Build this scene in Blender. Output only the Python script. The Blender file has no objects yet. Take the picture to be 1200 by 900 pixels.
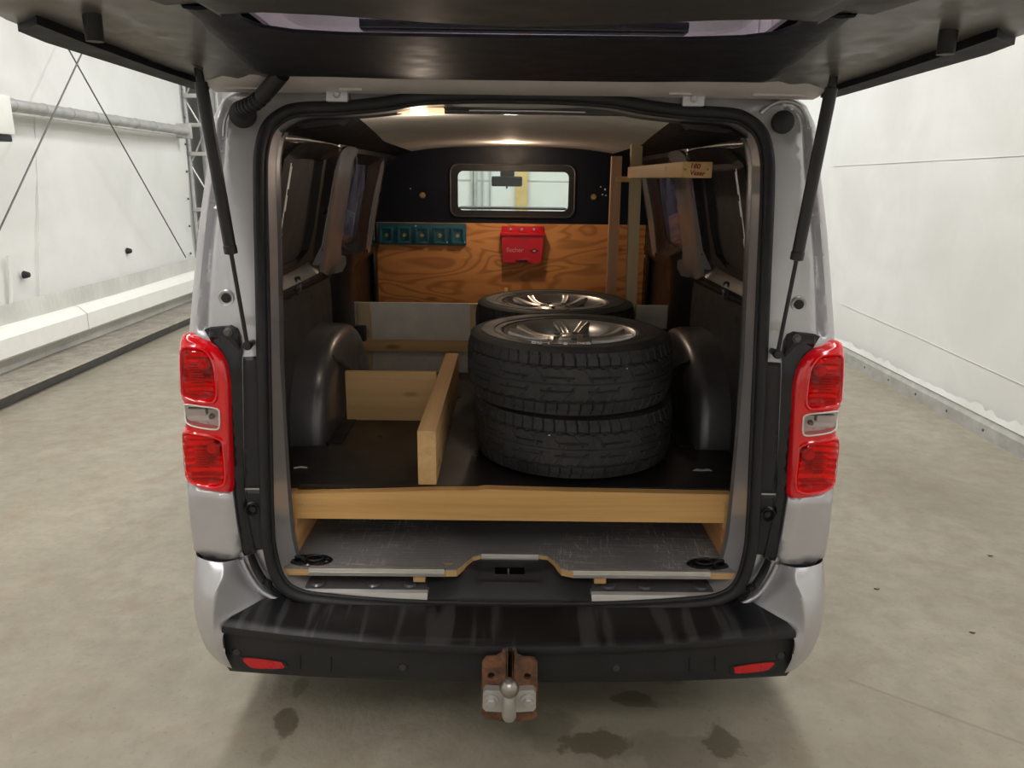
import bpy, bmesh, math, random
import numpy as np
from mathutils import Vector, Matrix
from mathutils.geometry import delaunay_2d_cdt
random.seed(7)
S = bpy.context.scene
COL = S.collection
# ------------------------------------------------------------------ camera
H = 1.66; CX = -0.012
def _cam(pitch=14.95, yaw=0.32, roll=0.7):
    p, y, r = [math.radians(a) for a in (pitch, yaw, roll)]
    F = Vector((math.sin(y)*math.cos(p), math.cos(y)*math.cos(p), -math.sin(p)))
    R = Vector((math.cos(y), -math.sin(y), 0)); U = R.cross(F)
    return R*math.cos(r)+U*math.sin(r), -R*math.sin(r)+U*math.cos(r), F
CR, CU, CF = _cam(); CO = Vector((CX, 0, H))
cd = bpy.data.cameras.new('camera'); cam = bpy.data.objects.new('camera', cd); COL.objects.link(cam)
m3 = Matrix((CR, CU, -CF)).transposed()
cam.matrix_world = Matrix.Translation(CO) @ m3.to_4x4()
cd.sensor_width = 36; cd.lens = 27; cd.clip_start = 0.02; cd.clip_end = 100
S.camera = cam
# ------------------------------------------------------------------ world, lights, exposure
w = bpy.data.worlds.new('world'); S.world = w; w.use_nodes = True
w.node_tree.nodes['Background'].inputs[0].default_value = (0.8, 0.85, 0.9, 1)
w.node_tree.nodes['Background'].inputs[1].default_value = 0.3
S.view_settings.view_transform = 'Standard'; S.view_settings.look = 'None'
S.view_settings.exposure = -0.07; S.view_settings.gamma = 1; S.view_settings.use_curve_mapping = False
def area(name, loc, rot, sx, sy, power, col):
    l = bpy.data.lights.new(name, 'AREA'); l.shape = 'RECTANGLE'; l.size = sx; l.size_y = sy
    l.energy = power; l.color = col
    o = bpy.data.objects.new(name, l); COL.objects.link(o); o.location = loc; o.rotation_euler = rot
    return o
WL = (1.0, 0.975, 0.935)
area('hall_light', (-1.9, 2.6, 4.75), (0, 0, 0), 0.5, 11, 290, WL)
area('hall_light', (1.1, 2.6, 4.75), (0, 0, 0), 0.5, 11, 210, WL)
area('hall_light', (0.0, -1.2, 4.75), (0, 0, 0), 0.5, 3.0, 80, WL)
area('hall_light', (0.0, 9.3, 4.75), (0, 0, 0), 3.0, 0.5, 200, (0.92, 0.98, 1.0))

# ------------------------------------------------------------------ pixel measuring helpers (photo pixel -> point on a real plane)
def ray(u, v): return CR*((u-600)/900)+CU*((450-v)/900)+CF
def PY(u, v, Y): d = ray(u, v); return CO+d*(Y/d.y)
def PX(u, v, X): d = ray(u, v); return CO+d*((X-CX)/d.x)
def PZ(u, v, Z): d = ray(u, v); return CO+d*((Z-H)/d.z)
def yr(z): return 2.05+.16*max(0, min(1.2, (z-1.15)/.75))**1.3
def PR(u, v, off=0.0):
    Y = 2.1
    for _ in range(25):
        P = PY(u, v, Y+off); Y = yr(P.z)
    return P

# ------------------------------------------------------------------ materials
MATS = {}
class NT:
    def __init__(s, name):
        s.m = bpy.data.materials.new(name); s.m.use_nodes = True
        s.t = s.m.node_tree; s.b = s.t.nodes['Principled BSDF']; s.out = s.t.nodes['Material Output']
        MATS[name] = s.m
    def n(s, typ, **kw):
        x = s.t.nodes.new(typ)
        for k, v in kw.items(): setattr(x, k, v)
        return x
    def l(s, a, b): s.t.links.new(a, b)
    def pos(s, scale=(1, 1, 1), loc=(0, 0, 0), src='Object', rot=(0, 0, 0)):
        mp = s.n('ShaderNodeMapping')
        if src == 'World': g = s.n('ShaderNodeNewGeometry'); s.l(g.outputs['Position'], mp.inputs[0])
        else: g = s.n('ShaderNodeTexCoord'); s.l(g.outputs[src], mp.inputs[0])
        mp.inputs['Scale'].default_value = scale; mp.inputs['Location'].default_value = loc; mp.inputs['Rotation'].default_value = rot
        return mp.outputs[0]
    def noise(s, vec, scale=5, detail=4, rough=.55, dist=0):
        x = s.n('ShaderNodeTexNoise'); s.l(vec, x.inputs['Vector'])
        x.inputs['Scale'].default_value = scale; x.inputs['Detail'].default_value = detail
        x.inputs['Roughness'].default_value = rough; x.inputs['Distortion'].default_value = dist
        return x.outputs['Fac']
    def ramp(s, fac, stops, interp='LINEAR'):
        r = s.n('ShaderNodeValToRGB'); s.l(fac, r.inputs[0]); cr = r.color_ramp; cr.interpolation = interp
        while len(cr.elements) < len(stops): cr.elements.new(0.5)
        for e, (p, c) in zip(cr.elements, stops):
            e.position = p; e.color = (*c, 1) if len(c) == 3 else c
        return r.outputs[0]
    def mr(s, v, a, b, c=0, d=1):
        r = s.n('ShaderNodeMapRange'); s.l(v, r.inputs[0])
        for i, q in enumerate((a, b, c, d)): r.inputs[i+1].default_value = q
        return r.outputs[0]
    def math(s, op, a, b=None):
        x = s.n('ShaderNodeMath', operation=op)
        for i, q in enumerate((a, b)):
            if q is None: continue
            if isinstance(q, (int, float)): x.inputs[i].default_value = q
            else: s.l(q, x.inputs[i])
        return x.outputs[0]
    def mix(s, fac, a, b, mode='MIX'):
        x = s.n('ShaderNodeMix', data_type='RGBA', blend_type=mode)
        for i, q in ((0, fac), (6, a), (7, b)):
            if isinstance(q, (int, float)): x.inputs[i].default_value = q
            elif isinstance(q, tuple): x.inputs[i].default_value = (*q, 1)
            else: s.l(q, x.inputs[i])
        return x.outputs[2]
    def bump(s, h, st=.3, dist=.01):
        x = s.n('ShaderNodeBump'); s.l(h, x.inputs['Height']); x.inputs['Strength'].default_value = st
        x.inputs['Distance'].default_value = dist; s.l(x.outputs[0], s.b.inputs['Normal']); return x
    def set(s, **kw):
        for k, v in kw.items():
            i = s.b.inputs[k.replace('_', ' ')]
            if isinstance(v, tuple): i.default_value = (*v, 1) if len(v) == 3 else v
            elif isinstance(v, (int, float)): i.default_value = v
            else: s.l(v, i)
        return s
def plain(name, col, rough=.5, metal=0, coat=0, var=.12, bs=60, bst=.08, spec=None):
    q = NT(name); p = q.pos()
    n1 = q.noise(p, 9, 5); lo = tuple(c*(1-var) for c in col); hi = tuple(min(1, c*(1+var)) for c in col)
    q.set(Base_Color=q.ramp(n1, [(.3, lo), (.7, hi)]), Roughness=q.mr(q.noise(p, 14, 3), .3, .7, max(0.02, rough-.06), rough+.06), Metallic=metal, Coat_Weight=coat)
    if spec is not None: q.set(Specular_IOR_Level=spec)
    if bst > 0: q.bump(q.noise(p, bs, 2), bst, .003)
    return q.m
plain('silver', (0.50, 0.495, 0.52), .36, .55, .35, .04, 400, .02)
plain('silver_shaded', (0.145, 0.145, 0.155), .34, .55, .1, .12, 30, .03)  # body silver with the load bay's shade put into the colour
plain('side_shaded', (0.035, 0.034, 0.036), .33, .5, 0, .15, 30, .03)  # shaded copy of the silver for unlit bay sides, darkness painted in
plain('silver_pillar', (0.36, 0.365, 0.385), .34, .55, .1, .12, 30, .03)  # lighter copy of the bay silver, light on the pillars put into colour
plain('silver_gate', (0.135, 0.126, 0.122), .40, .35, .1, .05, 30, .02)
plain('header_beige', (0.52, 0.49, 0.48), .45, .2, 0, .06, 30, .02)
plain('black_plastic', (0.017, 0.0175, 0.019), .5, 0, 0, .15, 900, .15, .35)
plain('trim_grey', (0.028, 0.027, 0.027), .55, 0, 0, .1, 900, .15)
plain('trim_black', (0.006, 0.007, 0.010), .6, 0, 0, .12, 900, .12, .2)
plain('gloss_black', (0.008, 0.009, 0.012), .22, 0, 0, .1, 60, .02)
plain('rubber', (0.016, 0.017, 0.018), .55, 0, 0, .2, 200, .1, .35)
plain('strut_black', (0.010, 0.010, 0.011), .42, 0, 0, .2, 100, .05)
plain('bulkhead_black', (0.003, 0.0045, 0.011), .5, 0, 0, .2, 100, .05, .25)
plain('lining_dark', (0.034, 0.034, 0.036), .6, 0, 0, .2, 200, .1)
plain('aluminium', (0.62, 0.61, 0.59), .35, .7, 0, .08, 100, .03)
plain('zinc', (0.50, 0.49, 0.47), .45, .6, 0, .15, 60, .08)
plain('galvanised', (0.45, 0.45, 0.44), .45, .5, 0, .15, 30, .08)
plain('alloy', (0.50, 0.49, 0.48), .33, .85, .2, .08, 20, .02)
plain('worn_steel', (0.36, 0.34, 0.31), .34, .9, 0, .35, 40, .1)
plain('steel_dark', (0.12, 0.118, 0.115), .5, .6, 0, .2, 60, .05)
plain('white_beam', (0.80, 0.79, 0.74), .5, 0, 0, .03, 20, .04)
plain('white_box', (0.75, 0.74, 0.70), .4, 0, 0, .04, 20, .02)
plain('blue_plastic', (0.012, 0.11, 0.155), .4, 0, 0, .2, 60, .04)
plain('red_box', (0.62, 0.006, 0.022), .35, 0, 0, .1, 60, .03)
plain('brass', (0.45, 0.30, 0.10), .4, .4, 0, .2, 60, .05)
plain('liner_beige', (0.78, 0.76, 0.71), .8, 0, 0, .08, 300, .15)
plain('panel_white', (0.78, 0.76, 0.71), .6, 0, 0, .1, 30, .05)
plain('chalk', (0.8, 0.8, 0.78), .9, 0, 0, .05, 60, 0)
plain('red_ink', (0.26, 0.006, 0.006), .7, 0, 0, .05, 60, 0)
plain('dull_print', (0.62, 0.40, 0.40), .6, 0, 0, .05, 60, 0)
plain('dark_print', (0.03, 0.0, 0.005), .6, 0, 0, .05, 60, 0)
plain('leaf_brown', (0.08, 0.05, 0.03), .8, 0, 0, .3, 60, .1)
plain('paper', (0.7, 0.69, 0.66), .8, 0, 0, .1, 60, .1)
plain('red_reflector', (0.50, 0.004, 0.012), .25, 0, .2, .08, 60, .0)
plain('red_housing', (0.72, 0.003, 0.010), .16, 0, 1, .05, 60, .0)
plain('reflector_silver', (0.75, 0.73, 0.72), .18, .85, 0, .05, 60, .0)
plain('kerb_face', (0.13, 0.13, 0.125), .85, 0, 0, .15, 30, .3)
plain('post_wood', (0.62, 0.43, 0.16), .6, 0, 0, .1, 60, .05)
def glassy(name, tint, gl=.12, rough=.03):
    q = NT(name); t = q.t; t.nodes.remove(q.b)
    tr = q.n('ShaderNodeBsdfTransparent'); tr.inputs[0].default_value = (*tint, 1)
    g = q.n('ShaderNodeBsdfGlossy'); g.inputs['Roughness'].default_value = rough; g.inputs[0].default_value = (1, 1, 1, 1)
    f = q.n('ShaderNodeFresnel'); ge = q.n('ShaderNodeNewGeometry'); q.l(q.mr(ge.outputs['Backfacing'], 0, 1, 1.45, 1/1.45), f.inputs[0])
    mx = q.n('ShaderNodeMixShader'); q.l(q.math('MULTIPLY', f.outputs[0], gl*8), mx.inputs[0])
    q.l(tr.outputs[0], mx.inputs[1]); q.l(g.outputs[0], mx.inputs[2]); q.l(mx.outputs[0], q.out.inputs[0])
glassy('glass_clear', (0.93, 0.97, 0.95)); glassy('glass_tint', (0.55, 0.53, 0.56)); glassy('glass_inner', (0.36, 0.33, 0.39)); glassy('glass_gate', (0.74, 0.68, 0.74)); glassy('glass_dark', (0.02, 0.02, 0.022))
glassy('lens_red', (1.0, 0.03, 0.05), .12); glassy('lens_clear', (0.96, 0.96, 0.96), .14)
def emit(name, col, st):
    q = NT(name); q.set(Base_Color=(.8, .7, .6), Emission_Color=col, Emission_Strength=st)
emit('lamp_warm', (1.0, 0.60, 0.32), 1.3); emit('lamp_warm_core', (1.0, 0.88, 0.68), 5); emit('lamp_small', (1.0, 0.72, 0.30), 1.6)
def wood(name, a, b, axis='X', dark=None, rough=.6, knots=True, across=26.0, along=1.0, flame=False):
    q = NT(name)
    sc = {'X': (along, across, across), 'Y': (across, along, across), 'Z': (across, across, along)}[axis]
    p = q.pos(sc)
    n1 = q.noise(p, 1.0, 6, .6, .6)
    c = q.ramp(n1, [(.28, a), (.5, tuple((x+y)/2 for x, y in zip(a, b))), (.72, b)])
    if flame:
        p2 = q.pos((1.1, 1, 3.4)); wv = q.noise(p2, 1.5, 2, .4, .5)
        s = q.math('SINE', q.math('MULTIPLY', wv, 68)); dk = dark or a
        c = q.mix(q.math('MULTIPLY', q.mr(s, .1, 1.0), .55), c, dk)
    if knots:
        vo = q.n('ShaderNodeTexVoronoi'); k = {'X': (3, 9, 9), 'Y': (9, 3, 9), 'Z': (9, 9, 3)}[axis]
        q.l(q.pos(k), vo.inputs['Vector']); vo.inputs['Scale'].default_value = 1.15
        c = q.mix(q.mr(vo.outputs['Distance'], .06, .16, .8, 0), c, tuple(x*.35 for x in a))
    q.set(Base_Color=c, Roughness=rough, Specular_IOR_Level=.3); q.bump(n1, .15, .002)
wood('pine_x', (0.52, 0.29, 0.10), (0.72, 0.44, 0.17), 'X', knots=False)
wood('pine_y', (0.56, 0.34, 0.15), (0.76, 0.52, 0.26), 'Y')
wood('pine_z', (0.56, 0.44, 0.27), (0.70, 0.57, 0.37), 'Z')
wood('pine_red_z', (0.52, 0.29, 0.17), (0.68, 0.42, 0.26), 'Z')
wood('pine_pale', (0.66, 0.42, 0.19), (0.82, 0.57, 0.29), 'X')
wood('ply_edge', (0.42, 0.24, 0.10), (0.62, 0.40, 0.19), 'X', knots=False)
wood('plywood', (0.62, 0.27, 0.085), (0.76, 0.37, 0.13), 'X', dark=(0.30, 0.10, 0.03), across=14, flame=True)
wood('pine_stained', (0.36, 0.13, 0.06), (0.72, 0.42, 0.18), 'Y', across=14)
# concrete
q = NT('concrete'); P = q.pos(src='World')
n1 = q.noise(P, .9, 6, .6, .4); n2 = q.noise(P, 9, 6, .7); n3 = q.noise(P, 3.1, 5, .65, 1.2)
c = q.ramp(n1, [(.3, (0.238, 0.212, 0.160)), (.7, (0.335, 0.303, 0.240))])
c = q.mix(q.mr(n3, .52, .66, 0, .5), c, (0.25, 0.195, 0.14))
c = q.mix(q.mr(n2, .40, .70, 0, .40), c, (0.17, 0.155, 0.12))
n4 = q.noise(P, 48, 3, .6)
c = q.mix(q.mr(n4, .60, .72, 0, .35), c, (0.13, 0.115, 0.085))
stain = None
def blob(u, v, rx, ry, k=1.0, wob=.55):
    global stain
    Pc = PZ(u, v, 0)
    mp = q.pos((1/rx, 1/ry, 0), (-Pc.x/rx, -Pc.y/ry, 0), 'World')
    L = q.n('ShaderNodeVectorMath', operation='LENGTH'); q.l(mp, L.inputs[0])
    d = q.math('ADD', L.outputs['Value'], q.mr(q.noise(P, 9, 4, .6), .3, .7, -wob, wob))
    m = q.math('MULTIPLY', q.mr(d, .75, 1.0, 1, 0), k)
    stain = m if stain is None else q.math('MAXIMUM', stain, m)
blob(335, 848, .045, .075, .85); blob(352, 805, .025, .06, .5); blob(312, 885, .04, .05, .3)
blob(700, 870, .12, .07, .8); blob(745, 820, .07, .045, .7); blob(845, 865, .06, .10, .85); blob(780, 795, .07, .04, .5); blob(640, 850, .10, .10, .35); blob(800, 880, .30, .09, .35)
c = q.mix(q.math('MULTIPLY', stain, .92), c, (0.085, 0.068, 0.042))
# slab joint
A = PZ(995, 797, 0); B = PZ(1200, 872, 0); dx, dy = (B-A).normalized().x, (B-A).normalized().y
sep = q.n('ShaderNodeSeparateXYZ'); q.l(P, sep.inputs[0])
dd = q.math('ABSOLUTE', q.math('ADD', q.math('ADD', q.math('MULTIPLY', sep.outputs[0], -dy), q.math('MULTIPLY', sep.outputs[1], dx)), A.x*dy-A.y*dx))
ln = q.math('MULTIPLY', q.mr(dd, .004, .009, .55, 0), q.math('GREATER_THAN', sep.outputs[0], A.x))
c = q.mix(ln, c, (0.19, 0.155, 0.12))
q.set(Base_Color=c, Roughness=q.math('SUBTRACT', q.mr(n2, .3, .7, .50, .68), q.math('MULTIPLY', stain, .25)), Specular_IOR_Level=.4)
q.bump(q.math('ADD', q.math('MULTIPLY', n2, .8), q.math('MULTIPLY', n3, .8)), .4, .014)
q = NT('kerb_top'); P = q.pos(src='World')
q.set(Base_Color=q.ramp(q.noise(P, 6, 6, .7), [(.3, (0.19, 0.165, 0.13)), (.7, (0.36, 0.33, 0.28))]), Roughness=.85); q.bump(q.noise(P, 20, 5), .5, .02)
q = NT('tarp'); P = q.pos(src='World')
q.set(Base_Color=q.ramp(q.noise(P, 1.3, 6, .6, .5), [(.3, (0.66, 0.655, 0.625)), (.65, (0.74, 0.735, 0.71))]), Roughness=.55, Specular_IOR_Level=.35)
q.bump(q.noise(q.pos((1, .7, 1.6), src='World'), 1.5, 3, .5, .5), .12, .06)
MATS['tarp_smooth'] = q.m.copy()
for n_ in MATS['tarp_smooth'].node_tree.nodes:
    if n_.type == 'BUMP': n_.inputs['Strength'].default_value = .04
q = NT('skirt'); P = q.pos(src='World')
q.set(Base_Color=q.ramp(q.noise(P, 2, 5, .6), [(.3, (0.50, 0.49, 0.46)), (.7, (0.66, 0.65, 0.61))]), Roughness=.5); q.bump(q.noise(q.pos((3, 3, .6), src='World'), 3, 4), .5, .05)
# grey anti-slip load floor
q = NT('load_floor'); P = q.pos(); sx = q.n('ShaderNodeSeparateXYZ'); q.l(P, sx.inputs[0])
a1 = q.math('ADD', sx.outputs[0], q.math('MULTIPLY', sx.outputs[1], .6)); a2 = q.math('SUBTRACT', sx.outputs[0], q.math('MULTIPLY', sx.outputs[1], .6))
wv = q.math('MULTIPLY', q.math('SINE', q.math('MULTIPLY', a1, 620)), q.math('SINE', q.math('MULTIPLY', a2, 620)))
base = q.ramp(q.noise(P, 4, 5), [(.3, (0.20, 0.194, 0.192)), (.7, (0.31, 0.30, 0.29))])
c = q.mix(q.mr(wv, -.3, .8, .6, 0), base, (0.09, 0.088, 0.09))
sc1 = q.noise(q.pos((1, 14, 1), rot=(0, 0, .5)), 7, 3, .5, 2.0); sc2 = q.noise(q.pos((16, 1, 1), rot=(0, 0, .3)), 6, 3, .5, 2.5)
scr = q.math('MULTIPLY', q.math('MAXIMUM', q.mr(sc1, .60, .63), q.mr(sc2, .61, .64)), q.mr(q.noise(P, 2.6, 3), .42, .62))
c = q.mix(q.math('MULTIPLY', scr, .55), c, (0.85, 0.84, 0.82))
q.set(Base_Color=c, Roughness=.45); q.bump(wv, .2, .002)
q = NT('film_ply'); P = q.pos()
q.set(Base_Color=q.mix(q.mr(q.noise(q.pos((1, 5, 1)), 6, 5, .6, 1), .62, .75, 0, .35), (0.012, 0.011, 0.011), (0.10, 0.09, 0.08)), Roughness=q.mr(q.noise(P, 5, 4), .3, .7, .25, .5)); q.bump(q.noise(P, 40, 3), .1, .003)
q = NT('tyre_rubber'); P = q.pos()
c = q.ramp(q.noise(P, 6, 6, .65), [(.3, (0.018, 0.0185, 0.019)), (.7, (0.042, 0.042, 0.042))])
sp = q.noise(P, 55, 1, .3)
c = q.mix(q.mr(sp, .815, .83), c, (0.6, 0.6, 0.58))
q.set(Base_Color=c, Roughness=q.mr(q.noise(P, 9, 3), .3, .7, .5, .68), Specular_IOR_Level=.35); q.bump(q.noise(P, 70, 3), .15, .003)
q = NT('rust'); P = q.pos()
nn = q.noise(P, 22, 6, .7, .5)
q.set(Base_Color=q.ramp(nn, [(.3, (0.03, 0.022, 0.018)), (.5, (0.12, 0.052, 0.026)), (.7, (0.24, 0.105, 0.05))]), Roughness=.8); q.bump(nn, .5, .006)
q = NT('bumper_top'); P = q.pos()
st = q.noise(q.pos((9, .8, 1)), 2.2, 3, .5)
q.set(Base_Color=q.mix(q.mr(st, .52, .60, 0, .26), (0.007, 0.007, 0.008), (0.10, 0.098, 0.095)), Roughness=q.mr(q.noise(P, 10, 4), .3, .7, .34, .46), Specular_IOR_Level=.3); q.bump(q.noise(P, 500, 2), .06, .002)
q = NT('concrete_wet_dummy')
MATS.pop('concrete_wet_dummy'); bpy.data.materials.remove(q.m)
q = NT('hall_ceiling'); P = q.pos(src='World'); q.set(Base_Color=q.ramp(q.noise(P, 1, 4), [(.3, (0.55, 0.53, 0.55)), (.7, (0.62, 0.60, 0.62))]), Roughness=.7)

# ------------------------------------------------------------------ mesh helpers
def origin_of(o):
    v = Vector((0, 0, 0))
    while o: v += o.location; o = o.parent
    return v
def put(name, verts, faces, mat, parent=None, smooth=35, base=None):
    me = bpy.data.meshes.new(name)
    vs = [Vector(v) for v in verts]
    if parent: off = origin_of(parent); loc = Vector((0, 0, 0))
    else:
        if base is None:
            mn = [min(v[i] for v in vs) for i in range(3)]; mx = [max(v[i] for v in vs) for i in range(3)]
            base = Vector(((mn[0]+mx[0])/2, (mn[1]+mx[1])/2, mn[2]))
        off = Vector(base); loc = off
    me.from_pydata([tuple(v-off) for v in vs], [], [tuple(f) for f in faces])
    me.materials.append(MATS[mat]); 
    bm = bmesh.new(); bm.from_mesh(me); bmesh.ops.remove_doubles(bm, verts=bm.verts, dist=1e-6)
    bmesh.ops.recalc_face_normals(bm, faces=bm.faces); bm.to_mesh(me); bm.free()
    if smooth:
        me.polygons.foreach_set('use_smooth', [True]*len(me.polygons)); me.set_sharp_from_angle(angle=math.radians(smooth))
    me.update()
    o = bpy.data.objects.new(name, me); COL.objects.link(o); o.parent = parent; o.location = loc
    return o
class MB:
    def __init__(s): s.v = []; s.f = []
    def add(s, v, f): k = len(s.v); s.v += [tuple(x) for x in v]; s.f += [tuple(i+k for i in q) for q in f]; return s
    def box(s, x0, x1, y0, y1, z0, z1, b=.002, seg=2):
        bm = bmesh.new(); bmesh.ops.create_cube(bm, size=1)
        for v in bm.verts: v.co = Vector(((x0+x1)/2+v.co.x*(x1-x0), (y0+y1)/2+v.co.y*(y1-y0), (z0+z1)/2+v.co.z*(z1-z0)))
        if b > 0: bmesh.ops.bevel(bm, geom=bm.edges[:], offset=min(b, .45*min(abs(x1-x0), abs(y1-y0), abs(z1-z0))), segments=seg, affect='EDGES', profile=.6)
        bm.verts.index_update(); s.add([v.co for v in bm.verts], [[v.index for v in f.verts] for f in bm.faces]); bm.free(); return s
    def obox(s, c, size, R, b=.002):
        t = MB().box(-size[0]/2, size[0]/2, -size[1]/2, size[1]/2, -size[2]/2, size[2]/2, b)
        s.add([Vector(c)+R@Vector(v) for v in t.v], t.f); return s
    def beam(s, a, b, wx, wz, up=(0, 0, 1), bev=.002):
        a, b = Vector(a), Vector(b); y = (b-a).normalized(); x = y.cross(Vector(up)).normalized(); z = x.cross(y)
        return s.obox((a+b)/2, (wx, (b-a).length, wz), Matrix((x, y, z)).transposed(), bev)
    def tube(s, pts, r, n=12, closed=False, caps=True):
        pts = [Vector(p) for p in pts]; N = len(pts); rr = r if isinstance(r, (list, tuple)) else [r]*N
        tan = []
        for i in range(N):
            a = pts[(i-1) % N] if (closed or i > 0) else pts[i]; b = pts[(i+1) % N] if (closed or i < N-1) else pts[i]
            tan.append((b-a).normalized())
        nrm = tan[0].orthogonal().normalized(); k = len(s.v)
        for i in range(N):
            nrm = (nrm-tan[i]*nrm.dot(tan[i])).normalized(); bi = tan[i].cross(nrm)
            for j in range(n):
                a = 2*math.pi*j/n; s.v.append(tuple(pts[i]+(nrm*math.cos(a)+bi*math.sin(a))*rr[i]))
        for i in range(N if closed else N-1):
            for j in range(n):
                a, b = k+i*n, k+((i+1) % N)*n
                s.f.append((a+j, a+(j+1) % n, b+(j+1) % n, b+j))
        if caps and not closed: s.f.append(tuple(k+j for j in range(n))); s.f.append(tuple(k+(N-1)*n+j for j in range(n)))
        return s
    def lathe(s, prof, c, axis='Z', n=32, caps=False):
        k = len(s.v); c = Vector(c)
        for (r, h) in prof:
            for j in range(n):
                a = 2*math.pi*j/n; x, y = r*math.cos(a), r*math.sin(a)
                p = {'Z': (x, y, h), 'Y': (x, h, y), 'X': (h, x, y)}[axis]; s.v.append(tuple(c+Vector(p)))
        for i in range(len(prof)-1):
            for j in range(n): s.f.append((k+i*n+j, k+i*n+(j+1) % n, k+(i+1)*n+(j+1) % n, k+(i+1)*n+j))
        if caps:
            s.f.append(tuple(k+j for j in range(n))); s.f.append(tuple(k+(len(prof)-1)*n+j for j in range(n)))
        return s
    def grid(s, rows, closed=False):
        k = len(s.v); m = len(rows[0])
        for r in rows: s.v += [tuple(p) for p in r]
        for i in range(len(rows)-1):
            for j in range(m if closed else m-1):
                s.f.append((k+i*m+j, k+i*m+(j+1) % m, k+(i+1)*m+(j+1) % m, k+(i+1)*m+j))
        return s
    def build(s, name, mat, parent=None, smooth=35, base=None): return put(name, s.v, s.f, mat, parent, smooth, base)
def inside(p, poly):
    x, y = p; c = False; n = len(poly)
    for i in range(n):
        x1, y1 = poly[i]; x2, y2 = poly[(i+1) % n]
        if (y1 > y) != (y2 > y) and x < (x2-x1)*(y-y1)/(y2-y1)+x1: c = not c
    return c
def dpoly(p, line, closed=False):
    a = np.array(line, float); b = np.roll(a, -1, 0) if closed else a[1:]; a = a if closed else a[:-1]
    d = b-a; q = np.array(p)-a; t = np.clip((q*d).sum(1)/np.maximum((d*d).sum(1), 1e-12), 0, 1)
    return float(np.sqrt((((a+d*t[:, None])-p)**2).sum(1)).min())
def dens(poly, res, closed=True):
    out = []; n = len(poly)
    for i in range(n if closed else n-1):
        a, b = poly[i], poly[(i+1) % n]; L = math.dist(a, b); k = max(1, round(L/res))
        for j in range(k): out.append((a[0]+(b[0]-a[0])*j/k, a[1]+(b[1]-a[1])*j/k))
    if not closed: out.append(tuple(poly[-1]))
    return out
def smooth_line(pts, n=6, closed=False):
    P = [Vector(p) for p in pts]; N = len(P); out = []
    for i in range(N if closed else N-1):
        p0 = P[(i-1) % N] if (closed or i > 0) else P[i]; p1 = P[i]; p2 = P[(i+1) % N]; p3 = P[(i+2) % N] if (closed or i < N-2) else P[(i+1) % N]
        for j in range(n):
            t = j/n; out.append(.5*((2*p1)+(-p0+p2)*t+(2*p0-5*p1+4*p2-p3)*t*t+(-p0+3*p1-3*p2+p3)*t**3))
    if not closed: out.append(P[-1])
    return out
def sm2(pts, n=5, closed=True): return [(v.x, v.y) for v in smooth_line([(a, b, 0) for a, b in pts], n, closed)]
def rrect(x0, x1, y0, y1, r, n=5):
    out = []
    for cx, cy, a0 in ((x1-r, y1-r, 0), (x0+r, y1-r, 90), (x0+r, y0+r, 180), (x1-r, y0+r, 270)):
        for i in range(n+1):
            a = math.radians(a0+90*i/n); out.append((cx+r*math.cos(a), cy+r*math.sin(a)))
    return out
def circ(cx, cy, r, n=20, ry=None): return [(cx+r*math.cos(2*math.pi*i/n), cy+(ry or r)*math.sin(2*math.pi*i/n)) for i in range(n)]
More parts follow.
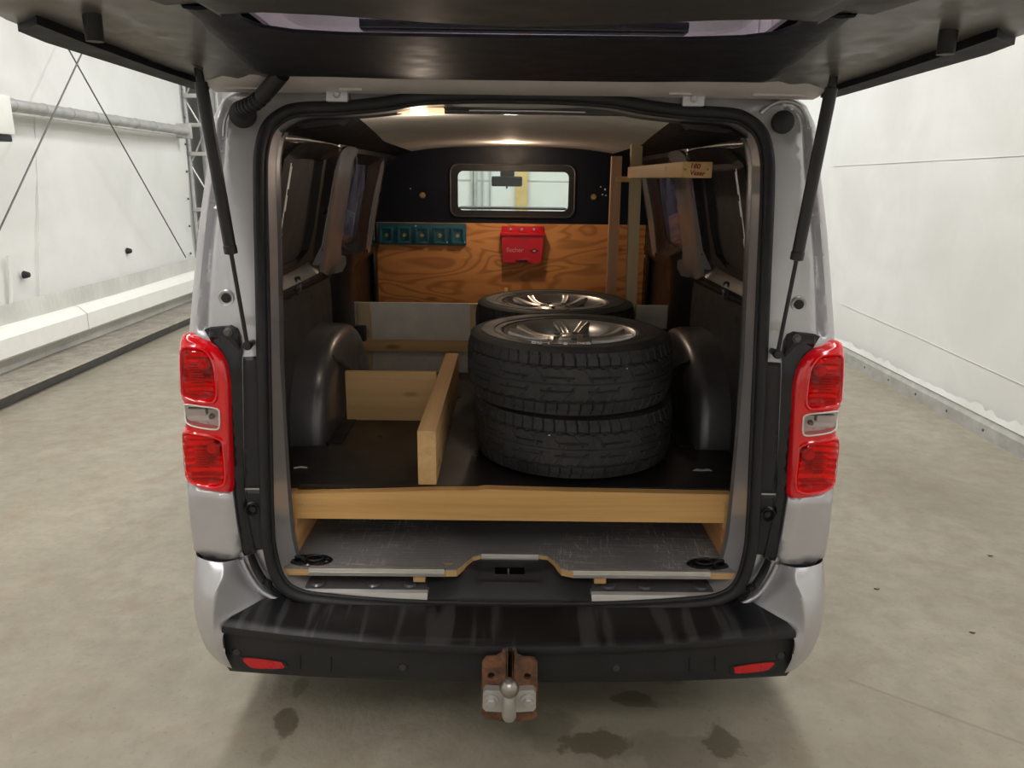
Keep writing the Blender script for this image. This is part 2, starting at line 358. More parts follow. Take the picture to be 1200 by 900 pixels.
def sheet(outer, holes, f, res=.03, thick=None, bres=None, rings=(), extra=()):
    """surface over a 2D outline with holes, lifted into space by f; thick: offset vector or function for the back side"""
    bres = bres or res
    loops = [dens(outer, bres)]+[dens(h, bres) for h in holes]
    pts = []; edges = []
    for lp in loops:
        k = len(pts); pts += lp; edges += [(k+i, k+(i+1) % len(lp)) for i in range(len(lp))]
    for li, lp in enumerate(loops if rings else []):
        ar = sum(lp[i-1][0]*lp[i][1]-lp[i][0]*lp[i-1][1] for i in range(len(lp))); sg = (1 if ar > 0 else -1)*(1 if li == 0 else -1)
        for dr in rings:
            for i in range(len(lp)):
                a, b = lp[i-1], lp[(i+1) % len(lp)]; tx, ty = b[0]-a[0], b[1]-a[1]; L = math.hypot(tx, ty) or 1
                p = (lp[i][0]-ty/L*dr*sg, lp[i][1]+tx/L*dr*sg)
                if not inside(p, outer) or any(inside(p, h) for h in holes): continue
                if ((np.array(pts)-p)**2).sum(1).min() < (.0026)**2: continue
                pts.append(p)
    for p in extra:
        if inside(p, outer) and not any(inside(p, h) for h in holes) and ((np.array(pts)-p)**2).sum(1).min() > (.004)**2: pts.append(tuple(p))
    allb = np.array(pts)
    x0, y0 = allb.min(0); x1, y1 = allb.max(0); nx = int((x1-x0)/res); ny = int((y1-y0)/res)
    for i in range(1, nx+1):
        for j in range(1, ny+1):
            p = (x0+(i-.5)*(x1-x0)/max(nx, 1)+(j % 2)*res*.25, y0+(j-.5)*(y1-y0)/max(ny, 1))
            if ((allb-p)**2).sum(1).min() < (res*.45)**2: continue
            if inside(p, outer) and not any(inside(p, h) for h in holes): pts.append(p)
    vo, eo, fo, *_ = delaunay_2d_cdt([Vector(p) for p in pts], edges, [], 0, 1e-7)
    F = []
    for t in fo:
        c = sum((vo[i] for i in t), Vector((0, 0)))/len(t)
        if inside(c, outer) and not any(inside(c, h) for h in holes): F.append(tuple(t))
    V3 = [Vector(f(v.x, v.y)) for v in vo]
    mb = MB(); mb.add(V3, F)
    if thick is not None:
        n = len(V3); B = [V3[i]+(Vector(thick(vo[i].x, vo[i].y)) if callable(thick) else Vector(thick)) for i in range(n)]
        mb.v += [tuple(b) for b in B]; mb.f += [tuple(i+n for i in reversed(t)) for t in F]
        cnt = {}
        for t in F:
            for a, b in zip(t, t[1:]+t[:1]): cnt[(a, b)] = 1
        for (a, b) in list(cnt):
            if (b, a) not in cnt: mb.f.append((a, b, b+n, a+n))
    return mb
def tag(o, label=None, cat=None, group=None, kind=None):
    if label: o['label'] = label
    if cat: o['category'] = cat
    if group: o['group'] = group
    if kind: o['kind'] = kind
    return o
def empty(name, loc, label=None, cat=None, group=None):
    o = bpy.data.objects.new(name, None); COL.objects.link(o); o.location = loc; o.empty_display_size = .1
    return tag(o, label, cat, group)
def text(name, body, size, mat, M, parent, ext=.0005, font_shear=0, bold=0):
    cu = bpy.data.curves.new(name, 'FONT'); cu.body = body; cu.size = size; cu.extrude = ext; cu.align_x = 'CENTER'; cu.align_y = 'CENTER'; cu.resolution_u = 3; cu.shear = font_shear; cu.offset = bold
    t = bpy.data.objects.new(name, cu); COL.objects.link(t); bpy.context.view_layer.update()
    me = bpy.data.meshes.new_from_object(t); bpy.data.objects.remove(t)
    vs = [M@v.co for v in me.vertices]; fs = [tuple(p.vertices) for p in me.polygons]; bpy.data.meshes.remove(me)
    return put(name, vs, fs, mat, parent, 0)
def struct(o): o['kind'] = 'structure'; return o

# ================================================================== THE SETTING
XL, XR, YB, YF, ZC = -4.16, 3.27, -4.5, 12.0, 4.9
fl = MB().box(XL-.3, XR+.3, YB, YF, -.12, 0, 0); struct(fl.build('floor', 'concrete', smooth=0))
struct(MB().box(XL-.3, XR+.3, YB, YF, ZC, ZC+.1, 0).build('ceiling', 'hall_ceiling', smooth=0))
def wavy(y, z, k=1.0):
    return k*(.012*math.sin(z*4.1+.6*math.sin(y*1.3))+.010*math.sin(y*1.7+z)+.006*math.sin(z*23+3*math.sin(y*2.1))*max(0, math.sin(y*1.1+.5))**2)
def wall_grid(x, y0, y1, z0, z1, sgn, ny=90, nz=50):
    a = [[(x+sgn*wavy(y0+(y1-y0)*i/ny, z0+(z1-z0)*j/nz), y0+(y1-y0)*i/ny, z0+(z1-z0)*j/nz) for j in range(nz+1)] for i in range(ny+1)]
    m = MB().grid(a); m.box(x-(.10 if sgn > 0 else -.10)-.03, x-(.10 if sgn > 0 else -.10)+.03, y0, y1, z0, z1, 0); return m
YE = PX(219, 200, XL).y          # the tarpaulin ends at a steel column
wl = struct(wall_grid(XL, YB, YE, .1, ZC, 1).build('wall_left', 'tarp'))
struct(wall_grid(XL-.25, YE-.2, YF, 0, ZC, 1, 20, 20).build('wall_left', 'tarp'))
wr = struct(wall_grid(XR, YB, YF, 0, ZC, -.6, 120, 50).build('wall_right', 'tarp_smooth'))
wf = struct(MB().box(XL-.3, XR+.3, YF, YF+.1, 0, ZC, 0).build('wall_front', 'tarp', smooth=0))
struct(MB().box(XL-.3, XR+.3, YB-.1, YB, 0, ZC, 0).build('wall_back', 'tarp', smooth=0))
# seams of the tarpaulins
for u0, v0, u1, v1 in ((975, 195, 1200, 182), (985, 356, 1200, 452)):
    a, b = PX(u0, v0, XR-.02), PX(u1, v1, XR-.02)
    m = MB().tube([(XR-.004+(-1)*wavy(a.y+(b.y-a.y)*t/12, a.z+(b.z-a.z)*t/12)*.6, a.y+(b.y-a.y)*t/12, a.z+(b.z-a.z)*t/12) for t in range(13)], .0025, 6)
    m.build('seam', 'tarp', wr)
for u0, v0, u1, v1, r in ((10, 300, 11, 386, .016), (40, 130, 47, 370, .006)):
    a, b = PX(u0, v0, XL+.02), PX(u1, v1, XL+.02)
    MB().tube([a, (a+b)/2+Vector((0, .03, 0)), b], r, 8).build('seam', 'tarp', wl)
for u, v in ((149, 294), (28, 322)):
    p = PX(u, v, XL+.015); MB().lathe([(.0, .05), (.022, .045), (.03, .02), (.034, 0)], p, 'X', 14).build('fixing_knob', 'black_plastic', wl)
for k in range(7):
    p = PX(214+k*1.5, 105+k*32, XL+.015); MB().lathe([(.004, .02), (.014, .012), (.016, 0)], p, 'X', 10).build('eyelet', 'steel_dark', wl)
# skirt, white rail, kerb
a, b = PX(0, 443, XL), PX(215, 369, XL)
sk = struct(wall_grid(XL+.05, YB, YE, .09, .62, 1, 140, 8).build('trim_1', 'skirt'))
p = PX(197, 367, XL+.08); MB().lathe([(.0, .04), (.02, .035), (.026, 0)], p, 'X', 12).build('fixing_knob', 'black_plastic', sk)
za = PX(0, 388, XL+.12).z; zb = PX(0, 425, XL+.16).z
rail = MB()
prof = [(XL-.02, za+.03), (XL+.10, za), (XL+.17, za-.06), (XL+.17, zb+.02), (XL+.15, zb), (XL-.02, zb)]
ysp = PX(104, 383, XL+.17).y
for y0, y1 in ((YB, ysp-.008), (ysp+.008, YE+.1)):
    rail = MB().grid([[(x, y, z) for x, z in prof] for y in (y0, y1)], closed=True)
    rail.f += [tuple(range(len(prof))), tuple(range(len(prof), 2*len(prof)))]
    struct(rail.build('trim_2', 'white_beam', smooth=25))
kx = PZ(0, 467, .1).x; kf = PZ(0, 479, 0).x
kb = MB()
kp = [(XL-.2, 0), (XL-.2, .085), (kx-.02, .10), (kx, .09), (kf, 0)]
m = MB().grid([[(x+.006*math.sin(y*3.1)*(i in (2, 3)), y, z) for i, (x, z) in enumerate(kp)] for y in np.linspace(YB, YF, 90)]); struct(m.build('trim_3', 'kerb_top', smooth=25))
m = MB().grid([[(x, y, z) for x, z in ((kx+.014, .092), (kf+.016, .002))] for y in (YB, YF)]); struct(m.build('trim_4', 'kerb_face', smooth=0))
# right foot rail with torn edge
m = MB()
pr_ = [(XR-.005, .13), (XR-.035, .125), (XR-.05, .09), (XR-.055, 0)]
br = struct(MB().grid([[(x, y, z) for x, z in pr_] for y in (YB, YF)]).build('baseboard_right', 'zinc', smooth=20))
struct_torn = MB(); n = 260
rows = []
for i in range(n):
    y = YB+.3+(YF-YB-.6)*i/n; h = .17+.05*random.random()*(.4+.6*(math.sin(y*3) > 0))
    rows.append([(XR-.03, y, .12), (XR-.05, y, .14), (XR-.035-.01*random.random(), y, h)])
struct_torn.grid(rows); struct_torn.build('torn_edge', 'tarp', br)
for k in range(14):
    y = 3.6+k*.45; MB().lathe([(0, -.006), (.009, -.004), (.012, 0)], (XR-.052, y, .05), 'X', 8).build('rivet', 'steel_dark', br)
# front wall details seen through the cab glass
m = MB()
p0 = PY(604, 225, YF-.1); p1 = PY(618, 225, YF-.1)
struct(MB().box(p0.x, p1.x, YF-.12, YF-.002, 0, ZC, .004).build('trim_5', 'post_wood'))
for u, wd in ((553, .03), (557, .05), (565, .02), (574, .015)):
    p = PY(u, 225, YF-.08); struct(MB().box(p.x-wd/2, p.x+wd/2, YF-.08, YF-.002, 0, ZC, .003).build('trim_6', 'galvanised'))
p = PY(640, 212, YF); struct(MB().box(-4, 3.2, YF-.012, YF-.002, p.z-.008, p.z+.008, 0).build('trim_7', 'skirt', smooth=0))
# horizontal pipe on the left wall
pa, pb = PX(4, 121, XL+.14), PX(219, 154, XL+.14)
pz = (pa.z+pb.z)/2
pipe = empty('wall_pipe', (XL+.14, pb.y, pz-.05), 'ribbed galvanised pipe running level along the white tarpaulin wall', 'pipe')
MB().tube([(XL+.14, YB+.3, pz), (XL+.14, pb.y, pz)], .05, 20).build('tube', 'galvanised', pipe)
for k in range(16):
    y = pb.y-.1-k*.42; MB().tube([(XL+.14, y, pz), (XL+.14, y+.015, pz)], .054, 20).build('collar', 'zinc', pipe)
MB().tube([(XL+.14, YB+.3, pz-.07), (XL+.14, pb.y, pz-.07)], .006, 6).build('cable', 'zinc', pipe)
MB().box(XL+.02, XL+.2, pb.y-.03, pb.y+.02, pz-.09, pz+.09, .01).build('end_bracket', 'zinc', pipe)
# tension cables
def cable(a, b, lab):
    a, b = Vector(a), Vector(b); d = (b-a); a2 = a-d*.9; b2 = b+d*.12
    if b2.z < .7: b2 = a+d*((.7-a.z)/d.z)
    if a2.z > 4.6: a2 = a+d*((4.6-a.z)/d.z)
    o = MB().tube([a2, b2], .007, 8).build('tension_cable', 'steel_dark'); tag(o, lab, 'cable')
XCAB = XL+.24
a, b = PX(76, 50, XCAB), PX(219, 304, XCAB+.0)
cable(a, b, 'thin steel bracing cable falling to the right towards the silver van')
a, b = PX(98, 58, XCAB+.03), PX(0, 268, XCAB+.03)
cable(a, b, 'thin steel bracing cable falling to the left edge, crossing the other')
# truss columns
def truss(x, y, lab, zlo=.09):
    t = empty('truss_column', (x, y, zlo), lab, 'column', 'lattice columns of the hall')
    for dx, dy in ((0, 0), (.22, 0), (0, .5), (.22, .5)):
        MB().tube([(x+dx, y+dy, zlo), (x+dx, y+dy, ZC)], .028, 10).build('chord', 'galvanised', t)
    z = zlo+.1; s = 0
    while z < ZC-.5:
        MB().tube([(x+.22*s, y, z), (x+.22*(1-s), y, z+.4)], .012, 6).build('lattice_bar', 'zinc', t)
        MB().tube([(x+.22, y+.5*s, z), (x+.22, y+.5*(1-s), z+.4)], .012, 6).build('lattice_bar', 'zinc', t)
        z += .4; s = 1-s
    for z in (1.2, 1.9, 2.25, 2.6):
        MB().box(x-.02, x+.26, y-.04, y, z, z+.05, .004).build('clamp_plate', 'zinc', t)
    return t
truss(XL+.02, YE+.08, 'galvanised lattice column at the end of the left tarpaulin wall')
# tall grey panel behind the left column
tag(MB().box(XL-.06, XL+.0, YE+.7, YE+1.5, .1, ZC-.02, .01).build('steel_sheet_panel', 'galvanised'), 'tall grey steel sheet beside the lattice column on the left', 'panel')
truss(XR-.30, 9.6, 'galvanised lattice column by the right wall beside the raised tailgate', 0)
# white unit at the left edge
p = PX(2, 130, XL+.35); q2 = PX(0, 50, XL+.35)
hb = empty('wall_heater', (XL+.2, p.y-.2, p.z-.3), 'white wall unit with a dark lower end at the left edge', 'wall unit')
MB().box(XL+.03, XL+.42, p.y-.5, p.y+.02, PX(3, 158, XL+.35).z, PX(3, 112, XL+.35).z, .02).build('housing', 'white_box', hb)
MB().box(XL+.05, XL+.40, p.y-.48, p.y+.0, PX(3, 166, XL+.35).z, PX(3, 158, XL+.35).z, .01).build('base_cap', 'black_plastic', hb)
MB().box(XL+.03, XL+.36, p.y-.5, p.y+.02, PX(3, 78, XL+.35).z, PX(3, 66, XL+.35).z, .004).build('mounting_bracket', 'zinc', hb)
MB().box(XL+.03, XL+.36, p.y-.5, p.y+.02, PX(3, 62, XL+.35).z, PX(3, 24, XL+.35).z, .01).build('upper_cover', 'white_box', hb)
MB().tube([(XL+.2, p.y-.1, PX(3, 66, XL+.35).z), (XL+.2, p.y-.1, PX(3, 112, XL+.35).z)], .03, 12).build('hose', 'black_plastic', hb)
for i, (u, v, lab) in enumerate(((1027, 690, 'dark dry leaf flake on the concrete right of the bumper corner'), (1087+73, 651, 'small dark leaf flake near the right wall on the concrete'), (1139, 741, 'small brown leaf flake on the floor at the far right'))):
    p = PZ(u, v, .003)
    o = sheet([(p.x-.012, p.y), (p.x-.004, p.y+.008), (p.x+.014, p.y-.002), (p.x+.004, p.y-.008)], [], lambda x, y, p=p: (x, y, .001+.004*math.sin((x-p.x)*80)**2), .01, (0, 0, .0015)).build('leaf_flake', 'leaf_brown'); tag(o, lab, 'leaf')

# ================================================================== THE VAN
van = empty('van', (0, 4.4, 0), 'silver grey panel van with its tailgate raised and load bay open', 'van')
def part(mb, name, mat, smooth=35, parent=None): return mb.build(name, mat, parent or van, smooth)
def mirror(mb):
    m = MB(); m.v = [(-x, y, z) for x, y, z in mb.v]; m.f = [tuple(reversed(f)) for f in mb.f]; return m
def both(mb, name, mat, smooth=35, parents=None):
    a = part(mb, name, mat, smooth, parents[0] if parents else None); b = part(mirror(mb), name, mat, smooth, parents[1] if parents else None); return a, b
def xz(u, v, off=0): p = PR(u, v, off); return (p.x, p.z)
def mir(pts): return pts+[(-x, y) for x, y in reversed(pts) if abs(x) > 1e-4]
# ---- hull
RING = [(.84, .24), (.90, .34), (.928, .5), (.934, .65), (.930, .80), (.922, .95), (.912, 1.1), (.902, 1.24), (.889, 1.34), (.879, 1.42), (.868, 1.52), (.858, 1.60), (.850, 1.67), (.840, 1.74), (.830, 1.80), (.795, 1.872), (.72, 1.925), (.60, 1.95), (.42, 1.965), (.2, 1.972), (0, 1.975)]
def zmax(y):
    for (a, b, c, d) in ((2, 4.9, 1.0, 1.0), (4.9, 5.2, 1.0, .965), (5.2, 6.15, .965, .53), (6.15, 6.8, .53, .41), (6.8, 7.0, .41, .25)):
        if y <= b: return c+(d-c)*(y-a)/(b-a)
    return .25
YS = [2.1, 2.3, 2.45, 2.62, 2.8, 3.0, 3.14, 3.28, 3.40, 3.58, 3.78, 3.95, 4.2, 4.35, 4.5, 4.65, 4.8, 4.95, 5.1, 5.25, 5.45, 5.65, 5.85, 6.05, 6.2, 6.4, 6.6, 6.8, 6.92, 7.0]
def hp(i, k):
    x, z = RING[k]; y = YS[i]; f = zmax(y); zz = .24+(z-.24)*f
    if i == 0: y = yr(z)+.034
    wd = 1 if y < 6.4 else 1-.22*((y-6.4)/.6)**2
    return Vector((x*wd*.99, y, zz))
rows = [[hp(i, k) for k in range(len(RING))] for i in range(len(YS))]
R2 = [r+[Vector((-p.x, p.y, p.z)) for p in reversed(r[:-1])] for r in rows]
body = MB(); gl = MB(); gd = MB(); ws = MB(); M = len(R2[0]); K = len(RING)
allv = [p for r in R2 for p in r]
for i in range(len(YS)-1):
    for j in range(M-1):
        k = j if j < K-1 else M-2-j; ym = (YS[i]+YS[i+1])/2; zm = (RING[k][1]+RING[k+1][1])/2
        f = (i*M+j, i*M+j+1, (i+1)*M+j+1, (i+1)*M+j)
        if 1.34 < zm < 1.74 and 2.62 < ym < 3.14: gd.f.append(f)
        elif 1.34 < zm < 1.74 and (3.40 < ym < 4.35 or 4.5 < ym < 5.2): gl.f.append(f)
        elif zm > 1.8 and 5.1 < ym < 6.1 and (RING[k][0] < .8): ws.f.append(f)
        elif (ym > 2.45 and ym < 3.3 or 5.85 < ym < 6.6) and zm < .70 and k >= 0 and RING[k+1][1] <= .66: continue
        else: body.f.append(f)
for m in (body, gl, gd, ws): m.v = allv
def compact(m):
    us = sorted({i for f in m.f for i in f}); mp = {a: b for b, a in enumerate(us)}; n = MB(); n.v = [tuple(m.v[i]) for i in us]; n.f = [tuple(mp[i] for i in f) for f in m.f]; return n
def split_parts(m, name, mat):
    par = list(range(len(m.v)))
    def fd(a):
        while par[a] != a: par[a] = par[par[a]]; a = par[a]
        return a
    for f in m.f:
        for i in f[1:]: par[fd(i)] = fd(f[0])
    g = {}
    for f in m.f: g.setdefault(fd(f[0]), []).append(f)
    for fs in g.values():
        n = MB(); n.v = m.v; n.f = fs; part(compact(n), name, mat)
part(compact(body), 'body_shell', 'silver'); split_parts(gl, 'side_window', 'glass_tint'); split_parts(gd, 'side_window', 'glass_dark'); part(compact(ws), 'windscreen', 'glass_clear')
part(MB().box(-.84, .84, 2.2, 6.8, .24, .27, .0), 'underbody_light_block', 'black_plastic', 0)  # dark sheet for the floor pan, added to block light
for sx in (-1, 1):
    for y in (3.0, 6.2):
        m = MB().box(*(sorted((sx*.60, sx*.66))), y-.42, y+.42, .27, .75, 0); m.box(*(sorted((sx*.62, sx*.90))), y-.42, y+.42, .70, .74, 0); part(m, 'wheel_arch_liner', 'black_plastic', 0)
# ---- rear frame
seal_px = [(540, 111.5), (490, 114), (450, 120.5), (400, 125), (352, 127), (331, 133.5), (314, 149), (306, 176), (304.5, 215), (306.5, 320), (308.5, 420), (310.5, 520), (312.5, 600), (315.5, 642), (326, 677), (346, 695), (385, 703), (480, 710)]
seal2 = [(0, xz(597, 111.2)[1])]+[xz(u, v) for u, v in seal_px]+[(0, .418)]
seal_loop = mir(seal2)
seal_s = sm2(seal_loop, 5)
out_half = [(0, 1.915), (-.60, 1.905), (-.70, 1.90), (-.765, 1.888), (-.80, 1.862), (-.825, 1.81), (-.843, 1.672), (-.862, 1.538), (-.882, 1.358), (-.896, 1.237), (-.91, 1.1), (-.92, .9), (-.922, .79), (-.921, .6), (-.88, .52), (-.80, .43), (-.7, .40), (0, .37)]
side_line = out_half[1:14]
outer_loop = mir(out_half)
ch = [xz(*p) for p in ((283, 121), (270, 119), (262, 128), (259, 150), (256, 190), (250, 235), (244, 280), (240, 330), (237, 384))]
chs = [(v.x, v.y) for v in smooth_line([(a, b, 0) for a, b in ch], 4)]
pad = [xz(*p) for p in ((277, 378), (304, 378), (306, 414), (277, 414))]
hs_px = sm2([xz(*p) for p in ((272, 150), (272, 128), (285, 118), (330, 122), (318, 140), (306, 152))], 4)
def rear_y(x, z):
    ax = -abs(x); y = yr(z)
    d = dpoly((ax, z), side_line)
    if d < .045: y += .034*(1-d/.045)**1.7
    if z > 1.2:
        dc = dpoly((ax, z), chs); 
        if dc < .018: y += .026*(math.cos(dc/.018*math.pi)+1)/2
        bead = abs(dc-.03)
        if bead < .010 and ax < -.78: y -= .004*(1-bead/.010)
    if inside((ax, z), hs_px): y += .006
    if inside((ax, z), pad): y += .007
    if z < .62:
        t = min(1, (.62-z)/.1); y += .010*t
    dg = dpoly((ax, z), [(-.765, .60), (-.735, .52), (-.67, .452), (-.6, .43)]) if z < .62 else 1
    if dg < .02: y += .018*(math.cos(dg/.02*math.pi)+1)/2
    return y
def rear_map(off=0): return lambda x, z: (x, rear_y(x, z)+off, z)
def offs(line, ds, step):
    out = []
    L = dens(line, step, False)
    for i in range(len(L)):
        a, b = L[max(0, i-1)], L[min(len(L)-1, i+1)]; tx, ty = b[0]-a[0], b[1]-a[1]; n = math.hypot(tx, ty) or 1
        for d in ds: out.append((L[i][0]-ty/n*d, L[i][1]+tx/n*d))
    return out
ex = offs(chs, (0, .006, -.006, .012, -.012, .018, -.018), .012)+offs([(-.765, .60), (-.735, .52), (-.67, .452), (-.6, .43)], (0, .01, -.01, .02, -.02), .012)
ex += [(-x, z) for x, z in ex]
rf = part(sheet(outer_loop, [seal_s], rear_map(), .016, (0, .012, 0), .014, (.009, .018, .027, .036, .046), ex), 'rear_frame', 'silver', 50)
# jamb
path = seal_s; N = len(path)
def nrm2(i):
    a, b = path[i-1], path[(i+1) % N]; t = (b[0]-a[0], b[1]-a[1]); L = math.hypot(*t) or 1; n = (t[1]/L, -t[0]/L)
    if (n[0]*(-path[i][0])+n[1]*(1.15-path[i][1])) < 0: n = (-n[0], -n[1])
    return n
def jrow(ins, dy, wide=0, sideonly=False):
    r = []
    for i in range(N):
        n = nrm2(i); x, z = path[i]; k = ins+wide*max(0, min(1, (1.15-z)/.5))*abs(n[0])
        if sideonly: k = ins if abs(n[0]) > .5 else .02
        r.append((x+n[0]*k, yr(z)+dy, z+n[1]*k))
    return r
part(MB().grid([jrow(-.006, .0), jrow(.010, .004), jrow(.014, .03), jrow(.020, .085, .022)], closed=True), 'door_jamb', 'silver', 40)
part(MB().grid([jrow(.020, .085, .022), jrow(.026, .095, .024), jrow(.02, .13, .01), jrow(-.09, .17, 0, True)], closed=True), 'inner_pillar', 'silver_shaded', 40)
# weather strip
pts = [(x, yr(z)-.010, z) for x, z in path]
ws_ = part(MB().tube(pts, .0155, 10, True), 'weather_strip', 'rubber', 60)
part(MB().tube([(x+nrm2(i)[0]*.016, yr(z)-.002, z+nrm2(i)[1]*.016) for i, (x, z) in enumerate(path)], .007, 8, True), 'lip', 'rubber', 60, ws_)
# ---- mouldings around the lamps
def pxsheet(px, off, name, mat, th=.012, res=.02, holes=(), smooth=30, edge=0.0, parents=None, rnd=None, bres=None):
    poly = [xz(u, v, off) for u, v in px]
    if rnd: poly = sm2(poly, rnd)
    hh = [[xz(u, v, off) for u, v in h] for h in holes]
    def f(x, z):
        d = dpoly((x, z), poly, True) if edge else 1
        return (x, yr(z)+off+(edge*(1-d/edge)**2 if d < edge else 0), z)
    return both(sheet(poly, hh, f, res, (0, th, 0), bres), name, mat, smooth, parents)
gl_px = [(238, 387), (245, 384), (268, 382), (276, 386), (280, 395), (282, 412), (283, 500), (285, 575), (290, 610), (298, 650), (285, 653), (279, 640), (266, 560), (262, 440), (250, 408)]
lm = pxsheet(gl_px, -.014, 'lamp_surround', 'gloss_black', .03, .02, edge=.008)
pxsheet([(244, 386), (268, 382.5), (275, 386), (278, 394), (279, 412), (268, 400), (255, 391)], -.022, 'lamp_bracket', 'black_plastic', .02, .015, edge=.006)
pp = PR(266.5, 389.5, -.026); both(MB().lathe([(0, -.004), (.007, -.004), (.009, 0), (.012, .001), (.012, .006)], pp, 'Y', 16), 'screw', 'steel_dark')
pxsheet([(284, 419), (308, 418), (310, 573), (286, 573)], -.008, 'pillar_cover', 'black_plastic', .02, .02, edge=.006)
lowc = pxsheet([(287, 575.5), (310, 575.5), (311, 644), (299, 646), (291, 612)], -.008, 'pillar_cover', 'black_plastic', .02, .014, edge=.005,
        holes=[[(295+7*math.cos(a*.5236), 596+8.5*math.sin(a*.5236)) for a in range(12)]])
pp = PR(297, 596, -.006); both(MB().lathe([(.0, -.004), (.009, -.006), (.0105, .0), (.017, .002), (.019, -.014), (.021, -.014)], pp, 'Y', 20), 'grommet', 'black_plastic')
# ---- rear lamps
LOFF = -.035
lamp_px = [(214, 393), (232, 399), (250, 408), (261, 422), (267, 445), (268.5, 480), (270, 530), (271.5, 574), (262, 580), (238, 577), (214, 570), (208, 560), (206.5, 530), (206.5, 508), (212, 501), (212, 477), (206, 468), (205, 435), (206, 404)]
lamp_o = sm2([xz(u, v, LOFF) for u, v in lamp_px], 3)
cells = {'top': [(213, 413), (222, 409), (238, 412), (247, 424), (250, 440), (251, 466), (240, 469), (222, 466), (213, 460), (211.5, 440)],
         'mid': [(215, 475), (236, 476), (255, 479), (257.5, 486), (257.5, 499), (253, 503), (235, 501), (220, 497), (215, 491)],
         'bot': [(214, 511), (236, 512), (257, 517), (260, 530), (262, 560), (256, 568), (236, 567), (218, 562), (213, 552), (211.5, 530)]}
cell2 = {k: sm2([xz(u, v, LOFF) for u, v in c], 3) for k, c in cells.items()}
def lamp_y(x, z, c=0):
    ax = -abs(x); d = dpoly((ax, z), lamp_o, True)
    y = yr(z)+LOFF-.012*min(1, max(0, (-.80-ax)/-.05+1))*0
    if d < .014: y += .016*(1-d/.014)**2
    dm = min(dpoly((ax, z), cell2[k], True) for k in ('top', 'bot')) 
    if dm < .012 and not inside((ax, z), cell2['mid']): y -= .006*math.sin(min(1, dm/.012)*math.pi)
    if ax < -.87: y += 1.2*(-.87-ax)**2*8
    return y
sides = []
for sx in (-1, 1):
    lamp = empty('tail_lamp', (0, 0, 0)); lamp.parent = van; lamp.location = Vector((sx*.86, 2.0, .8))-van.location
    sides.append(lamp)
both(sheet(lamp_o, list(cell2.values()), lambda x, z: (x, lamp_y(x, z), z), .009, (0, .045, 0), .006, (.0035, .0075, .012)), 'housing', 'red_housing', 40, sides)
for k, c in cell2.items():
    both(sheet(c, [], lambda x, z: (x, lamp_y(x, z)-.002, z), .012, (0, .003, 0), .010), 'lens', 'lens_clear' if k == 'mid' else 'lens_red', 40, sides)
    xs = [p[0] for p in c]; zs = [p[1] for p in c]; x0, x1, z0, z1 = min(xs), max(xs), min(zs), max(zs); cx, cz = (x0+x1)/2, (z0+z1)/2
    def refl(x, z, cx=cx, cz=cz, x0=x0, x1=x1):
        r = ((x-cx)/(x1-x0)*2)**2; return (x, yr(z)+LOFF+.034-.014*r+.0015*math.sin((z-cz)*700), z)
    both(sheet(c, [], refl, .006, None, .010), 'reflector', 'white_box' if k == 'mid' else 'reflector_silver', 20, sides)
    if k == 'mid': both(MB().tube([(x, lamp_y(x, z)-.003, z) for x, z in c], .0022, 6, True), 'lens_rim', 'white_box', 60, sides)
    m = MB()
    if k != 'mid':
        for j in range(9):
            z = cz-.028+j*.007; m.box(cx-.024, cx+.014, yr(z)+LOFF+.010, yr(z)+LOFF+.022, z, z+.0022, 0)
        m.box(x0+.012, x1-.02, yr(cz)+LOFF+.012, yr(cz)+LOFF+.026, z0+.016, z0+.020, .001)
        m.lathe([(0, -.002), (.013, 0), (.017, .006), (.018, .014)], (x1-.032, yr(cz)+LOFF+.008, z1-.045), 'Y', 16)
        both(m, 'ribs', 'red_reflector', 30, sides)
    else:
        m.box(x0+.012, x1-.014, yr(cz)+LOFF+.010, yr(cz)+LOFF+.02, z1-.016, z1-.013, 0); m.box(cx+.008, cx+.012, yr(cz)+LOFF+.010, yr(cz)+LOFF+.02, cz+.004, z1-.006, 0)
        m.lathe([(0, -.004), (.006, 0), (.008, .012)], (x1-.03, yr(cz)+LOFF+.010, cz-.004), 'Y', 12)
        both(m, 'ribs', 'steel_dark', 30, sides)
# ---- quarter panel under the lamp
pxsheet([(217, 566), (240, 574), (266, 577), (270.5, 577), (276, 618), (281, 650), (276, 656), (266, 658.5), (248, 657.5), (234, 653), (225.5, 647), (221, 615)], -.030, 'corner_panel', 'silver', .05, .018, edge=.012, smooth=50)
# ---- silver bead, channel and plug at the lower corner
bd = [PR(u, v, -.004) for u, v in ((283, 655), (290, 671), (303, 690), (318, 700), (327, 703))]
both(MB().tube(smooth_line(bd, 5), .007, 8), 'bead', 'silver', 60)
dc = [[PR(u, v, -.006) for u, v in smooth2] for smooth2 in ([(290, 653), (296, 669), (306, 685), (317, 695), (327, 701)], [(294, 651), (300, 667), (309.5, 682), (319.5, 692), (328, 698)], [(298, 649), (304.5, 664), (313, 678), (322, 688), (329, 695)])]
dc[1] = [p+Vector((0, .012, 0)) for p in dc[1]]
both(MB().grid([smooth_line(r, 5) for r in dc]), 'drain_channel', 'gloss_black', 60)
pp = PR(313.5, 684, .0); both(MB().lathe([(.0, -.006), (.007, -.006), (.009, -.002), (.012, -.004), (.014, .004)], pp, 'Y', 16), 'plug', 'black_plastic')
